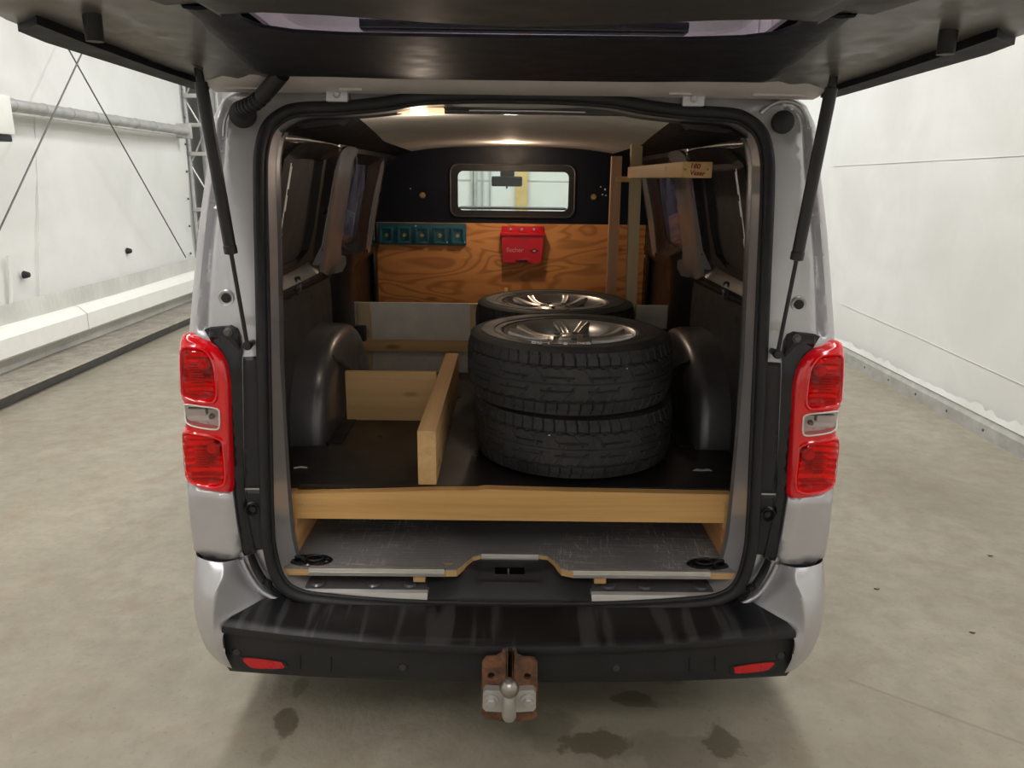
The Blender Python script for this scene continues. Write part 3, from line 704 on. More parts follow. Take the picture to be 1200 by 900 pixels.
# ---- hinge side grommets
pp = PR(265, 349.5, -.001); both(MB().lathe([(.0, -.004), (.012, -.004), (.0135, .002)], pp, 'Y', 24), 'plug', 'rubber')
both(MB().lathe([(.0135, .0), (.020, -.003), (.024, .002)], pp, 'Y', 28), 'plug_rim', 'silver', 60)
pp = PR(918, 143, -.004); part(MB().lathe([(.0, -.006), (.024, -.006), (.030, -.002), (.031, .006)], pp, 'Y', 30), 'rubber_cap', 'rubber')
pg = PR(284, 134, -.004); part(MB().lathe([(.018, -.012), (.030, -.006), (.036, -.001), (.037, .006)], pg, 'Y', 30), 'grommet', 'rubber')
pe = PZ(330, 86, 1.905); pq = PR(303, 117, -.09)
hp_ = smooth_line([pg+Vector((0, .0, 0)), pg+Vector((.008, -.03, .01)), pq, pe], 22)
hr = [(.0215 if (i//2) % 2 == 0 else .0165) if i < 50 else .021 for i in range(len(hp_))]
part(MB().tube(hp_, hr, 14), 'cable_hose', 'rubber', 60)
sm_ = [PR(u, v, -.003) for u, v in ((891, 132), (908, 121), (923, 119), (937, 124), (945, 136), (949, 150))]
part(MB().tube(smooth_line(sm_, 5), .006, 6), 'sealant_bead', 'silver', 60)
sm_ = [PR(u, v, -.003) for u, v in ((262, 160), (263, 145), (268, 131), (276, 125))]
part(MB().tube(smooth_line(sm_, 5), .004, 6), 'sealant_bead', 'silver', 60)
# ---- bumper
def yfront(x): return 1.857+.062*(abs(x)/.8)**2.2
def brow(x):
    Yf = yfront(x); e = max(0, (abs(x)-.76)/.045)
    zt = .412+.018*(abs(x)/.8)**2
    P = [(2.075, zt+.022), (Yf+.03, zt+.012), (Yf+.012, zt+.008), (Yf+.002, zt), (Yf, zt-.010), (Yf+.006, zt-.024), (Yf+.016, zt-.030), (Yf+.022, zt-.042), (Yf+.034, zt-.095), (Yf+.041, zt-.128-.030*(x/.8)**2), (Yf+.056, zt-.150-.034*(x/.8)**2), (2.1, zt-.158-.034*(x/.8)**2)]
    return P
b0 = MB(); rows = []
for i in range(-40, 41):
    t = i/40; pr = brow(.803*t); r = []
    for j, (y, z) in enumerate(pr):
        xw_ = .803 if (y < 1.94 or j > 2) else .803-.10*min(1, (y-1.94)/.13)
        if j > 2: xw_ = (.812, .814, .816, .818, .820, .824, .826, .824, .80)[j-3]
        if j == 0: xw_ = .70
        r.append((t*xw_, y, z))
    rows.append(r)
bumper = part(MB().grid([r[3:] for r in rows]), 'bumper', 'black_plastic', 40)
part(MB().grid([r[:4] for r in rows]), 'step_top', 'bumper_top', 40, bumper)
def onb(u, v):
    Y = 1.9
    for _ in range(25):
        P = PY(u, v, Y); pf = sorted([(z, y) for y, z in brow(P.x*.979)[5:11]]); Y = float(np.interp(P.z, [a for a, _ in pf], [b for _, b in pf]))-.0022
    return P
for ul in ((277, 764), (472, 782), (722, 783), (915, 768)):
    p = onb(*ul); part(MB().lathe([(.0, -.0015), (.010, -.0015), (.0105, .003)], p, 'Y', 24), 'parking_sensor', 'trim_grey', 30, bumper)
    part(MB().tube([p+Vector((.0135*math.cos(a*.2618), -.0005, .0135*math.sin(a*.2618))) for a in range(24)], .0014, 5, True), 'sensor_ring', 'gloss_black', 60, bumper)
for us in ([(287, 771), (325, 775), (331, 778), (331, 783), (300, 783), (290, 779)], [(905, 776), (903, 782), (895, 786), (864, 789), (861, 786), (864, 781)]):
    P3 = smooth_line([onb(*q) for q in us], 4, True); c = sum(P3, Vector())/len(P3)
    m = MB(); n = len(P3); m.v = [tuple(p+Vector((0, -.0015, 0))) for p in P3]+[tuple(p+Vector((0, .01, 0))) for p in P3]
    m.f = [tuple(range(n)), tuple(range(2*n-1, n-1, -1))]+[(i, (i+1) % n, (i+1) % n+n, i+n) for i in range(n)]
    part(m, 'reflector', 'red_reflector', 20, bumper)
    big = [c+(p-c)*1.22+Vector((0, .0, 0)) for p in P3]; m = MB(); m.v = [tuple(p+Vector((0, -.0002, 0))) for p in big]+[tuple(p+Vector((0, .006, 0))) for p in big]
    m.f = [tuple(range(n))]+[(i, (i+1) % n, (i+1) % n+n, i+n) for i in range(n)]
    part(m, 'reflector_recess', 'gloss_black', 20, bumper)
for ul, vt, vb in ((352, 768, 797), (388, 770, 799), (808, 771, 799), (838, 769, 797)):
    p, q3 = onb(ul, vt), onb(ul, vb-12); part(MB().tube([p, q3], .0011, 5), 'panel_line', 'trim_black', 60, bumper)
# bumper corners
R_ = [
 [(280, 655, 2.045), (273, 657, 2.02), (262, 659, 2.0), (250, 659, 1.995), (236, 655, 2.0), (225, 649, 2.03)],
 [(289, 670, 2.05), (276, 668, 2.005), (263, 673, 1.965), (250, 678, 1.96), (235, 676, 1.975), (222.5, 668, 2.02)],
 [(300, 687, 2.055), (278, 684, 1.99), (255, 688, 1.935), (244, 692, 1.945), (232, 692, 1.965), (221.5, 686, 2.015)],
 [(322, 705, 2.065), (281, 700, 1.985), (250, 700, 1.925), (241, 706, 1.935), (231, 707, 1.96), (222, 704, 2.01)],
 [(290, 719, 1.985), (268, 718, 1.955), (248.5, 718, 1.915), (240, 722, 1.93), (232, 724, 1.955), (224.5, 722, 2.01)],
 [(257.5, 738, 1.918), (253, 738, 1.915), (249, 739, 1.915), (242, 742, 1.93), (236, 743, 1.955), (229.5, 741, 2.01)],
 [(262, 764, 1.925), (257, 763, 1.92), (253, 763, 1.92), (247, 763, 1.935), (243, 763, 1.96), (239, 761, 2.01)],
 [(272, 783, 1.95), (268, 782, 1.945), (265, 781, 1.945), (261, 779, 1.955), (258, 777, 1.98), (254, 774, 2.02)]]
rows = []
for r in R_:
    q3 = [PY(*p) for p in r]; e = q3[-1]
    q3 += [Vector((min(e.x, -.86)+.0, 2.14, e.z)), Vector((min(e.x, -.88), 2.45, e.z))]; rows.append(q3)
def subsurf_grid(rows, crease_col):
    m = MB().grid(rows); me = bpy.data.meshes.new('t'); me.from_pydata(m.v, [], m.f)
    o = bpy.data.objects.new('t', me); COL.objects.link(o)
    nc = len(rows[0]); at = me.attributes.new('crease_edge', 'FLOAT', 'EDGE')
    for e in me.edges:
        a, b = e.vertices
        if a % nc == crease_col and b % nc == crease_col: at.data[e.index].value = .75
    md = o.modifiers.new('s', 'SUBSURF'); md.levels = md.render_levels = 3; md.boundary_smooth = 'PRESERVE_CORNERS'
    dg = bpy.context.evaluated_depsgraph_get(); ev = o.evaluated_get(dg); m2 = ev.to_mesh()
    out = MB(); out.v = [tuple(v.co) for v in m2.vertices]; out.f = [tuple(p.vertices) for p in m2.polygons]; ev.to_mesh_clear()
    bpy.data.objects.remove(o); return out
both(subsurf_grid(rows, 2), 'bumper_corner', 'silver', 60)
# ---- threshold: sills, latch cover
def silltop(x0, x1, name, mat):
    rows = []
    for i in range(21):
        x = x0+(x1-x0)*i/20
        rows.append([(x, 2.02, .405), (x, 2.052, .428), (x, 2.060, .452), (x, 2.066, .462), (x, 2.075, .466), (x, 2.12, .475), (x, 2.2, .478)])
    return MB().grid(rows)
sl2 = part(silltop(-.66, -.242, '', ''), 'sill_plate', 'silver_shaded', 35)
sl = part(silltop(.242, .66, '', ''), 'sill_plate', 'silver_shaded', 35)
for s in (-1, 1):
    for xa in (.30, .41, .58):
        m = MB().lathe([(0, .006), (.018, .005), (.024, 0)], (s*xa, 2.095, .470), 'Z', 16); part(m, 'sill_boss', 'silver_shaded', 35, sl)
    rows = [[(s*x, 2.056, .432+.014*(1-(abs(x)-.24)/.4*0)), (s*x, 2.050, .440), (s*x, 2.055, .462), (s*x, 2.066, .467)] for x in np.linspace(.245, .62, 12)]
    part(MB().grid(rows), 'sill_strip', 'aluminium', 35, sl)
# latch cover, a raised hump in black plastic
def hump(x, y):
    t = max(0, min(1, (.215-abs(x))/.10)); t = t*t*(3-2*t); k = (y-2.045)/(2.19-2.045)
    lo = .438+.035*min(1, k*2.2); hi = .438+.066*max(0, min(1, k*2.0))**.8
    z = lo*(1-t)+hi*t
    if abs(x) < .12 and .25 < k < .75: z -= .012*min(1, (.12-abs(x))/.03)*min(1, (k-.25)/.1, (.75-k)/.1)
    return z+.010
slot = rrect(-.046, .046, 2.110, 2.148, .003, 2)
lc = part(sheet([(-.245, 2.045), (.245, 2.045), (.25, 2.10), (.235, 2.13), (.19, 2.16), (.12, 2.19), (-.12, 2.19), (-.19, 2.16), (-.235, 2.13), (-.25, 2.10)], [slot], lambda x, y: (x, y, hump(x, y)), .010, (0, 0, -.01), .010), 'latch_cover', 'black_plastic', 40)
part(MB().box(-.048, .048, 2.10, 2.155, .462, .466, 0), 'latch_well', 'gloss_black', 0, lc)
part(MB().tube([(-.004, 2.137, .47), (-.004, 2.137, .500)], .0028, 8), 'latch_hook', 'aluminium', 30, lc)
# ---- tow bar
tb = empty('tow_bar', (0, 0, 0)); tb.parent = van; tb.location = Vector((0, 1.84, .17))-van.location
YT = 1.845
def pt(u, v, Y=YT): p = PY(u, v, Y); return (p.x, p.z)
for pl, hole, fl_ in (([(565, 776), (570, 771), (582, 770), (588, 766), (589, 762), (594, 762), (594, 846), (570, 843), (564, 836)], (575.5, 792), (590, 594)),
                 ([(600.5, 762), (605, 762), (606, 768), (613, 771), (625, 772), (630, 777), (630, 838), (623, 844), (602, 846)], (618, 792.5), (600, 604))):
    o2 = [pt(u, v) for u, v in pl]; hc = pt(*hole)
    part(sheet(o2, [circ(hc[0], hc[1], .0105, 16)], lambda x, z: (x, YT, z), .02, (0, .010, 0)), 'bracket_plate', 'rust', 30, tb)
    xa = pt(fl_[0], 800)[0]; xb = pt(fl_[1], 800)[0]; z0 = pt(594, 846)[1]; z1 = pt(594, 762)[1]
    xe = xb-.004 if fl_[0] < 597 else xa
    part(MB().box(xe, xe+.006, YT-.0, YT+.10, z0, z1, .001), 'bracket_flange', 'rust', 30, tb)
fc = pt(597, 821, YT-.02)
fp = [pt(u, v, YT-.02) for u, v in ((566, 812), (569, 808), (586, 809), (597, 811), (608, 809), (625, 808), (628, 812), (628, 829), (625, 833), (609, 834), (586, 834), (569, 833), (565.5, 829))]
part(sheet(fp, [], lambda x, z: (x, YT-.022, z), .012, (0, .022, 0)), 'ball_flange', 'zinc', 30, tb)
bc = Vector((pt(597, 806, YT-.10)[0], YT-.10, pt(597, 806, YT-.10)[1]))
nz = pt(597, 838, YT-.06)[1]
part(MB().lathe([(0, .026), (.010, .025), (.018, .0187), (.0235, .011), (.026, 0), (.0245, -.009), (.019, -.018), (.014, -.024)], bc, 'Z', 28), 'tow_ball', 'worn_steel', 60, tb)
nk = smooth_line([bc+Vector((0, 0, -.018)), bc+Vector((0, .002, -.045)), Vector((bc.x, YT-.075, nz+.012)), Vector((bc.x, YT-.035, nz+.010)), Vector((bc.x, YT-.012, nz+.03))], 5)
part(MB().tube(nk, [.0135+.006*min(1, i/10) for i in range(len(nk))], 16), 'ball_neck', 'zinc', 60, tb)
for u, v in ((575.5, 823), (619, 822.5)):
    c = pt(u, v, YT-.03); m = MB().lathe([(0, -.014), (.012, -.014), (.0145, -.011), (.0145, .0), (.016, .001), (.016, .006)], (c[0], YT-.028, c[1]), 'Y', 6)
    part(m, 'bolt', 'zinc', 20, tb); part(MB().lathe([(.008, -.003), (.0215, -.003), (.0215, .003)], (c[0], YT-.026, c[1]), 'Y', 20), 'washer', 'zinc', 30, tb)
# hanging clips under the bumper
for u in (431, 757):
    p = PY(u, 797, 1.98); part(MB().box(p.x-.005, p.x+.005, 1.97, 1.99, .235, .285, .002), 'underbody_clip', 'steel_dark')
# ---- tailgate
def zr_(y): return 1.885+.05*(2.2-y)
gh = [(0, 2.222), (-.55, 2.218), (-.77, 2.212), (-.822, 2.175), (-.842, 2.10), (-.872, 1.85), (-.905, 1.60), (-.905, 1.48), (-.875, 1.32), (-.82, 1.10), (-.76, .88), (-.69, .78), (-.5, .74), (0, .72)]
gate = empty('tailgate', (0, 0, 0)); gate.parent = van; gate.location = Vector((0, 2.2, 1.9))-van.location
gl_loop = mir(gh)
gl_s = gl_loop
rim = gh[2:]
def PGa(u, v, z0=1.9):
    p = PZ(u, v, z0); return (p.x, p.y)
ZT = 1.898
trim_l = [PGa(u, v, ZT) for u, v in ((330, 92), (300, 90.5), (284, 84), (272, 74), (258, 62), (240, 48), (215, 25), (200, 14), (185, 4))]
tback = trim_l[-1]
trim_near = [(tback[0]-.02, tback[1]-.08), (-.52, .92), (-.5, .84), (0, .82)]
ctr = PGa(597, 97, ZT)
gwin = [(0, 1.455), (-.30, 1.45), (-.385, 1.43), (-.43, 1.39), (-.44, 1.33), (-.43, 1.26), (-.40, 1.17), (0, 1.10)]
gwin_loop = mir(gwin)
def gate_z(x, y):
    d = dpoly((-abs(x), y), rim); return zr_(y)+.012*min(1, max(0, (d-.05)/.05))+.006*math.cos(max(-1, min(1, (d-.16)/.03))*math.pi)*(abs(d-.16) < .03)
gopen = rrect(-.60, .60, 1.10, 1.86, .10)
part(sheet(gl_loop, [rrect(-.47, .47, 1.10, 1.80, .08)], lambda x, y: (x, y, gate_z(x, y)), .035, (0, 0, .008), .03), 'inner_panel', 'silver_gate', 40, gate)
part(sheet(gl_loop, [gopen], lambda x, y: (x*1.004, y, zr_(y)+.030+.008*min(1, dpoly((-abs(x), y), rim)/.3)), .07, (0, 0, .008), .05), 'outer_skin', 'silver', 40, gate)
# dark edge strips
st_o = [(-.835, 2.17), (-.846, 2.10), (-.876, 1.85), (-.909, 1.60), (-.905, 1.51)]
st_i = [(-.838, 1.455), (-.834, 1.60), (-.815, 1.85), (-.792, 2.06), (-.80, 2.14)]
both(sheet(st_o+st_i, [], lambda x, y: (x, y, zr_(y)-.012), .03, (0, 0, .04)), 'edge_seal', 'trim_black', 40, (gate, gate))
hs = MB().grid([[(x, 2.225, zr_(2.2)-.004), (x, 2.19, zr_(2.2)-.010), (x, 2.15, zr_(2.2)-.006), (x, 2.09, zr_(2.15)+.004), (x, 2.06, zr_(2.1)+.03)] for x in np.linspace(-.80, .80, 40)])
part(hs, 'hinge_edge', 'header_beige', 40, gate)
for s in (-1, 1):
    for xa in (.40, .62): part(MB().box(min(s*xa, s*(xa+.06 if xa < .5 else xa+.14)), max(s*xa, s*(xa+.06 if xa < .5 else xa+.14)), 2.13, 2.185, zr_(2.15)-.010, zr_(2.15)-.002, .003), 'edge_pad', 'header_beige', 30, gate)
tl = [ctr]+trim_l
# split the trim into the black surround and the grey lower cover
ys = 1.235
blk_half = [(0, ctr[1])]+[p for p in trim_l if p[1] > ys]+[(trim_l[-1][0]-.03, ys)]
blk_half = [(0, ctr[1])]+[(x, y) for x, y in trim_l[:8]]
xe_, ye_ = blk_half[-1]
blk = blk_half+[(-.44, ye_-.03), (-.43, 1.26), (-.44, 1.33), (-.43, 1.39), (-.385, 1.43), (-.30, 1.45), (0, 1.455)]
def ring_map(poly, z0, r=.03, drop=.0):
    def f(x, y):
        d = dpoly((-abs(x), y), poly)
        return (x, y, z0+(r*(1-d/r)**2 if d < r else 0)-drop*math.exp(-((y-1.75)/.2)**2))
    return f
edgeb = blk_half
full = blk+[(-x, y) for x, y in reversed(blk[1:-1])]
part(sheet(full, [], ring_map(edgeb+[], ZT, .035), .03, (0, 0, .004), .025), 'window_surround', 'trim_black', 50, gate)
part(MB().grid([[(x, y, ZT+.001) for x, y in mir(gwin[:7])[:7]], [(x, y+.0, ZT+.006) for x, y in gwin[:7]]]), 'window_reveal', 'trim_black', 50, gate)
part(MB().grid([[(-x, y, ZT+.001) for x, y in gwin[:7]], [(-x, y, ZT+.006) for x, y in gwin[:7]]]), 'window_reveal', 'trim_black', 50, gate)
near = [(xe_-.005, ye_-.005), (-.44, ye_-.035), (-.435, 1.215), (-.37, 1.20), (-.28, 1.215), (-.12, 1.262), (0, 1.285), ]
nearr = [(-x, y) for x, y in reversed(near[:-1])]
low = [(.60, .95), (.5, .80), (-.5, .80), (-.60, .95)]
part(sheet(near+nearr+low, [], lambda x, y: (x, y, ZT-.012+.02*(abs(x) > .44)), .035, (0, 0, .035), .03), 'lower_trim', 'trim_grey', 50, gate)
part(sheet(rrect(-.62, .62, 1.08, 1.88, .11), [], lambda x, y: (x, y, zr_(y)+.040), .1, (0, 0, .004)), 'rear_glass', 'glass_gate', 50, gate)
for k in range(7):
    y = 1.14+k*.045; part(MB().tube([(x, y, zr_(y)+.038) for x in np.linspace(-.42, .42, 9)], .0008, 4), 'heater_line', 'trim_black', 0, gate)
part(MB().box(-.28, .30, 1.462, 1.50, 1.912, 1.930, .004), 'brake_light_housing', 'gloss_black', 30, gate)
# rubber stops, strut brackets
for (u, v0, v1) in ((107, 12, 40), (1113, 28, 60)):
    a = PZ(u, v0, zr_(1.45)+.02); b = a+Vector((0, 0, -.052))
    part(MB().tube([a+Vector((0, 0, .02)), a, b], [.026, .0165, .0155], 16), 'rubber_stop', 'rubber', 40, gate)
    part(MB().lathe([(.05, .012), (.046, .0), (.03, -.003), (.0, -.004)], a+Vector((0, 0, .008)), 'Z', 24), 'stop_base', 'silver_gate', 60, gate)
tops = []
for (ut, vt, ub, vb, ul2, vl2) in ((232, 78, 290, 405, 269, 297), (978, 85, 911, 415, 935, 305)):
    s = -1 if ut < 600 else 1
    T = PY(ut, vt, 1.97); B = PR(ub, vb, -.045); B.y = rear_y(B.x, B.z)-.045
    B = PY(ub, vb, B.y)
    st = empty('gas_strut', (0, 0, 0)); st.parent = van; st.location = (T+B)/2-van.location
    d = (B-T); f = (ray(ul2, vl2)); 
    # split point: where the strut passes the measured row
    best = min(range(200), key=lambda i: abs((450-900*((T+d*i/199-CO).dot(CU))/((T+d*i/199-CO).dot(CF)))-vl2)); k = best/199
    J = T+d*k
    part(MB().tube([T+d*.045, T+d*.05, J-d*.03, J-d*.028, J, J+d*.004], [.006, .0155, .0155, .017, .017, .008], 18), 'cylinder', 'strut_black', 40, st)
    part(MB().tube([J, B-d*.01], .0055, 12), 'rod', 'strut_black', 40, st)
    part(MB().tube([T-d*.005, T+d*.05], .010, 12), 'end_fitting', 'strut_black', 40, st)
    part(MB().lathe([(0, -.012), (.011, -.009), (.013, 0), (.010, .02), (.007, .05)], B, 'Y', 16), 'ball_socket', 'strut_black', 40, st)
    m = MB().beam(T+Vector((-s*.012, .0, .004)), T+Vector((s*.0, -.08, .02)), .004, .03); part(m, 'strut_bracket', 'silver_gate', 30, gate)
    m = MB().box(min(T.x, T.x+s*.05), max(T.x, T.x+s*.05), T.y-.12, T.y-.02, T.z+.026, T.z+.030, .001)
    part(m, 'strut_bracket', 'silver_gate', 30, gate)
    part(MB().lathe([(0, -.005), (.008, -.004), (.009, 0)], (T.x+s*.028, T.y-.08, T.z+.026), 'Z', 6), 'bolt', 'zinc', 30, gate)
# hinges
for s in (-1, 1):
    x0 = s*.474
    h = part(MB().box(x0-.030, x0+.030, 2.165, 2.20, 1.852, 1.900, .006), 'tailgate_hinge', 'silver', 30)
    part(MB().box(x0-.024, x0+.024, 2.10, 2.19, 1.898, 1.915, .005), 'hinge_arm', 'steel_dark', 30, h)
    part(MB().lathe([(0, -.004), (.006, -.004), (.008, -.002), (.010, -.003), (.011, .002)], (x0, 2.163, 1.872), 'Y', 18), 'bolt', 'silver', 30, h)
# ================================================================== LOAD BAY (parts of the van)
YBK = 4.45
def xwall(z): return .795 if z < 1.25 else .795-.105*((z-1.25)/.53)**1.2
def wrelief(y, z):
    r = 0
    for (c, hw, dep) in ((3.19, .15, .042), (4.10, .10, .035)):
        if z < 1.34 and c == 3.19: r = max(r, .085*max(0, 1-abs(y-3.46)/.16)**.5 if abs(y-3.46) < .16 else 0)
        if z > 1.2: t = max(0, 1-abs(y-c)/(hw+.05)); r = max(r, dep*min(1, t*(hw+.05)/.05)*min(1, (z-1.2)/.12))
    t = max(0, 1-abs(z-1.285)/.06); r = max(r, .04*(t*t*(3-2*t)))
    t = max(0, 1-abs(z-1.77)/.05); r = max(r, .05*(t*t*(3-2*t)))
    return r
win1 = sm2([(2.48, 1.365), (2.91, 1.375), (2.95, 1.41), (2.93, 1.70), (2.88, 1.74), (2.50, 1.735), (2.45, 1.68), (2.44, 1.42)], 3)
win2 = sm2([(3.46, 1.37), (3.88, 1.36), (3.93, 1.41), (3.92, 1.68), (3.88, 1.715), (3.48, 1.71), (3.44, 1.66), (3.43, 1.42)], 3)
wall_o = [(2.20, .50), (YBK, .50), (YBK, 1.81), (2.26, 1.81)]
both(sheet(wall_o, [win1, win2], lambda y, z: (-(xwall(z)-wrelief(y, z)), y, z), .035, (-.006, 0, 0), .03), 'inner_side_panel', 'side_shaded', 40)
both(sheet(sm2([(3.02, 1.30), (3.36, 1.26), (3.36, 1.40), (3.345, 1.60), (3.35, 1.73), (3.30, 1.77), (3.08, 1.77), (3.035, 1.72), (3.03, 1.55), (3.025, 1.40)], 3), [], lambda y, z: (-(xwall(z)-wrelief(y, z)-.003), y, z), .03, (-.004, 0, 0), .02), 'pillar_panel', 'silver_pillar', 50)
both(sheet(sm2([(4.02, 1.32), (4.16, 1.32), (4.15, 1.70), (4.04, 1.72)], 3), [], lambda y, z: (-(xwall(z)-wrelief(y, z)-.003), y, z), .03, (-.004, 0, 0), .02), 'pillar_panel', 'silver_pillar', 50)
both(MB().tube(smooth_line([(-.66, 2.28, 1.765), (-.665, 2.6, 1.772), (-.67, 3.0, 1.772), (-.668, 3.28, 1.765), (-.67, 3.38, 1.73), (-.69, 3.40, 1.66)], 5), .012, 8), 'roof_bow_edge', 'silver_shaded', 60)
both(sheet(sm2([(2.42, 1.34), (2.95, 1.35), (2.98, 1.40), (2.96, 1.72), (2.90, 1.765), (2.48, 1.76), (2.42, 1.71), (2.40, 1.40)], 3), [sm2([(2.49, 1.385), (2.90, 1.395), (2.92, 1.68), (2.88, 1.72), (2.51, 1.71), (2.48, 1.68)], 3)],
           lambda y, z: (-(xwall(z)-wrelief(y, z)-.012), y, z), .03, (-.03, 0, 0), .03), 'window_rubber', 'rubber', 40)
both(sheet(sm2([(2.42, 1.35), (2.96, 1.36), (2.97, 1.73), (2.42, 1.75)], 2), [], lambda y, z: (-(xwall(z)+.012), y, z), .1, (-.004, 0, 0)), 'window_blank', 'lining_dark', 40)
for za, zb_ in ((1.40, 1.70), (1.62, 1.69), (1.55, 1.60), (1.40, 1.48)):  # thin bright strips painted in as reflections along the glass edge
    o = .0 if (za, zb_) == (1.40, 1.70) else .012
    both(MB().tube([(-(xwall(z)-.004), 2.53+o, z) for z in np.linspace(za, zb_, 6)], .0022, 5), 'glass_glint', 'aluminium', 60)
both(sheet(win2, [], lambda y, z: (-(xwall(z)+.004), y, z), .1, (-.003, 0, 0)), 'window_pane', 'glass_inner', 40)  # added inner pane, darkens the view through the side window
# black edge posts, cable and belts near the bulkhead
both(MB().box(-.79, -.762, 4.36, 4.43, .75, 1.76, .012), 'edge_post', 'gloss_black', 40)
both(MB().tube([(-.735, 4.02, 1.76), (-.745, 4.04, 1.55), (-.755, 4.05, 1.35)], .008, 8), 'seat_belt_guide', 'black_plastic', 60)
# dark lower lining boards
lin = sm2([(2.22, .75), (2.6, .75), (3.5, .75), (3.5, 1.0), (3.36, 1.22), (3.30, 1.262), (2.24, 1.262), (2.2, 1.2)], 1)
la, lb = both(sheet([(2.20, .72), (3.29, .72), (3.29, 1.20), (3.25, 1.262), (2.22, 1.262)], [], lambda y, z: (-(.775), y, z), .08, (-.006, 0, 0)), 'lining_board', 'lining_dark', 40)
for (y, z) in ((2.62, 1.20), (2.95, 1.21), (2.9, .93), (2.42, 1.05), (3.2, 1.18), (2.5, .80)):
    for s, pr_o in ((-1, la), (1, lb)): part(MB().lathe([(0, -.003*s*-1), (.009, -.002*s*-1), (.011, 0)], (s*.774, y, z), 'X', 12), 'fixing', 'trim_black', 30, pr_o)
both(MB().box(-.775, -.76, 2.22, 3.3, 1.262, 1.275, .003), 'board_edge', 'trim_black', 30)
both(MB().lathe([(0, -.03), (.02, -.028), (.032, -.01), (.034, 0)], (-.755, 2.72, 1.285), 'X', 16), 'lashing_mount', 'silver_shaded', 50)
# wheel houses
arch = smooth_line([(0, 2.56, .52), (0, 2.56, .75), (0, 2.585, .88), (0, 2.66, .99), (0, 2.80, 1.065), (0, 3.0, 1.09), (0, 3.2, 1.06), (0, 3.36, .96), (0, 3.46, .82), (0, 3.48, .52)], 4)
cy, cz = 3.02, .55
rows = []
for ins, x in ((0, .795), (.0, .70), (.006, .675), (.022, .655), (.05, .648), (.12, .652)):
    rows.append([(-x, p.y+(cy-p.y)*ins/.5, p.z+(cz-p.z)*ins/.5 if p.z > .6 else p.z) for p in arch])
both(MB().grid(rows+[[(-.655, cy+(p.y-cy)*.2, cz+(p.z-cz)*.2) for p in arch], [(-.655, cy, cz)]*len(arch)]), 'wheel_house', 'silver_shaded', 60)
c_ = PY(408, 425, 2.95)
both(MB().box(-.70, -.648, 3.36, 3.40, .95, 1.02, .008), 'belt_anchor', 'black_plastic', 30)
both(MB().tube([(-.655, 2.75, 1.02), (-.64, 2.82, .99), (-.64, 2.95, .93)], .008, 8), 'brake_bracket', 'silver_shaded', 60)
# roof liner and roof sides
def zroof(x, y): return 1.847-.012*((y-2.3)/2)**1.5-.03*(abs(x)/.55)**3
def xroof(y): return .46+.10*min(1, (y-2.3)/1.2)
rows = [[(xroof(y)*t, y, zroof(xroof(y)*t, y)) for t in np.linspace(-1, 1, 17)] for y in np.linspace(2.33, YBK, 16)]
part(MB().grid(rows), 'roof_liner', 'liner_beige', 40)
rows = [[(-(xroof(y)-.01), y, zroof(xroof(y), y)+.004), (-(xroof(y)+.03), y, 1.80), (-.62, y, 1.785), (-.68, y, 1.77), (-.72, y, 1.75+.01*math.sin(y*30)), (-.74, y, 1.74)] for y in np.linspace(2.24, YBK, 30)]
both(MB().grid(rows), 'roof_side_rail', 'trim_black', 50)
rows = [[(x, 2.205, 1.868-.030*max(0, (abs(x)-.15)/.3)), (x, 2.25, 1.862-.03*max(0, (abs(x)-.2)/.3)), (x, 2.31, 1.852-.01*max(0, (abs(x)-.2)/.3))] for x in np.linspace(-.50, .50, 30)]
part(MB().grid(rows), 'roof_header', 'header_beige', 50)
part(MB().box(-.50, .50, 2.31, 2.335, 1.838, 1.86, .003), 'header_strip', 'gloss_black', 30)
part(MB().tube([(x, 2.312, 1.8475-.01*(abs(x)/.5)**2) for x in np.linspace(-.13, .20, 9)], .003, 6), 'header_bead', 'aluminium', 60)
# load bay lamps
def bay_lamp(loc, power, col):
    l = bpy.data.lights.new('load_bay_light', 'POINT'); l.energy = power; l.color = col; l.shadow_soft_size = .03
    o = bpy.data.objects.new('load_bay_light', l); COL.objects.link(o); o.location = loc
p = PY(491, 131, 2.305)
lmp = part(MB().box(p.x-.072, p.x+.072, 2.285, 2.325, p.z-.006, p.z+.010, .003), 'load_bay_lamp', 'lamp_warm', 30)
part(MB().box(p.x-.02, p.x+.025, 2.283, 2.326, p.z-.0072, p.z+.006, .002), 'bulb', 'lamp_warm_core', 30, lmp)
bay_lamp((p.x, 2.37, p.z-.035), 1.7, (1.0, .80, .62))
p = PY(598, 163, 4.05)
lm2 = part(MB().box(p.x-.075, p.x+.075, 4.02, 4.08, p.z-.006, p.z+.012, .003), 'load_bay_lamp', 'lamp_small', 30)
bay_lamp((p.x, 4.05, p.z-.035), 6.0, (1.0, .74, .52))
# bulkhead
def bx(u, v): p = PY(u, v, YBK); return (p.x, p.z)
bw = rrect(-.305, .318, bx(597, 247)[1], bx(597, 201)[1], .03)
bk = part(sheet([(-.80, .5), (.80, .5), (.80, 1.70), (.72, 1.80), (.5, 1.85), (-.5, 1.85), (-.72, 1.80), (-.80, 1.70)], [bw], lambda x, z: (x, YBK, z), .06, (0, .02, 0)), 'bulkhead', 'bulkhead_black', 30)
fr = rrect(-.345, .35, bx(597, 254)[1], bx(597, 193)[1], .045)
part(sheet(fr, [bw], lambda x, z: (x, YBK-.014, z), .03, (0, .014, 0)), 'window_frame', 'rubber', 40, bk)
part(MB().tube([(x, YBK-.012, z) for x, z in fr], .005, 6, True), 'frame_bead', 'steel_dark', 60, bk)
part(MB().box(-.30, .31, YBK+.02, YBK+.20, bw[-2][1]-.015, bw[-2][1]-.004, 0), 'window_ledge', 'trim_grey', 0, bk)
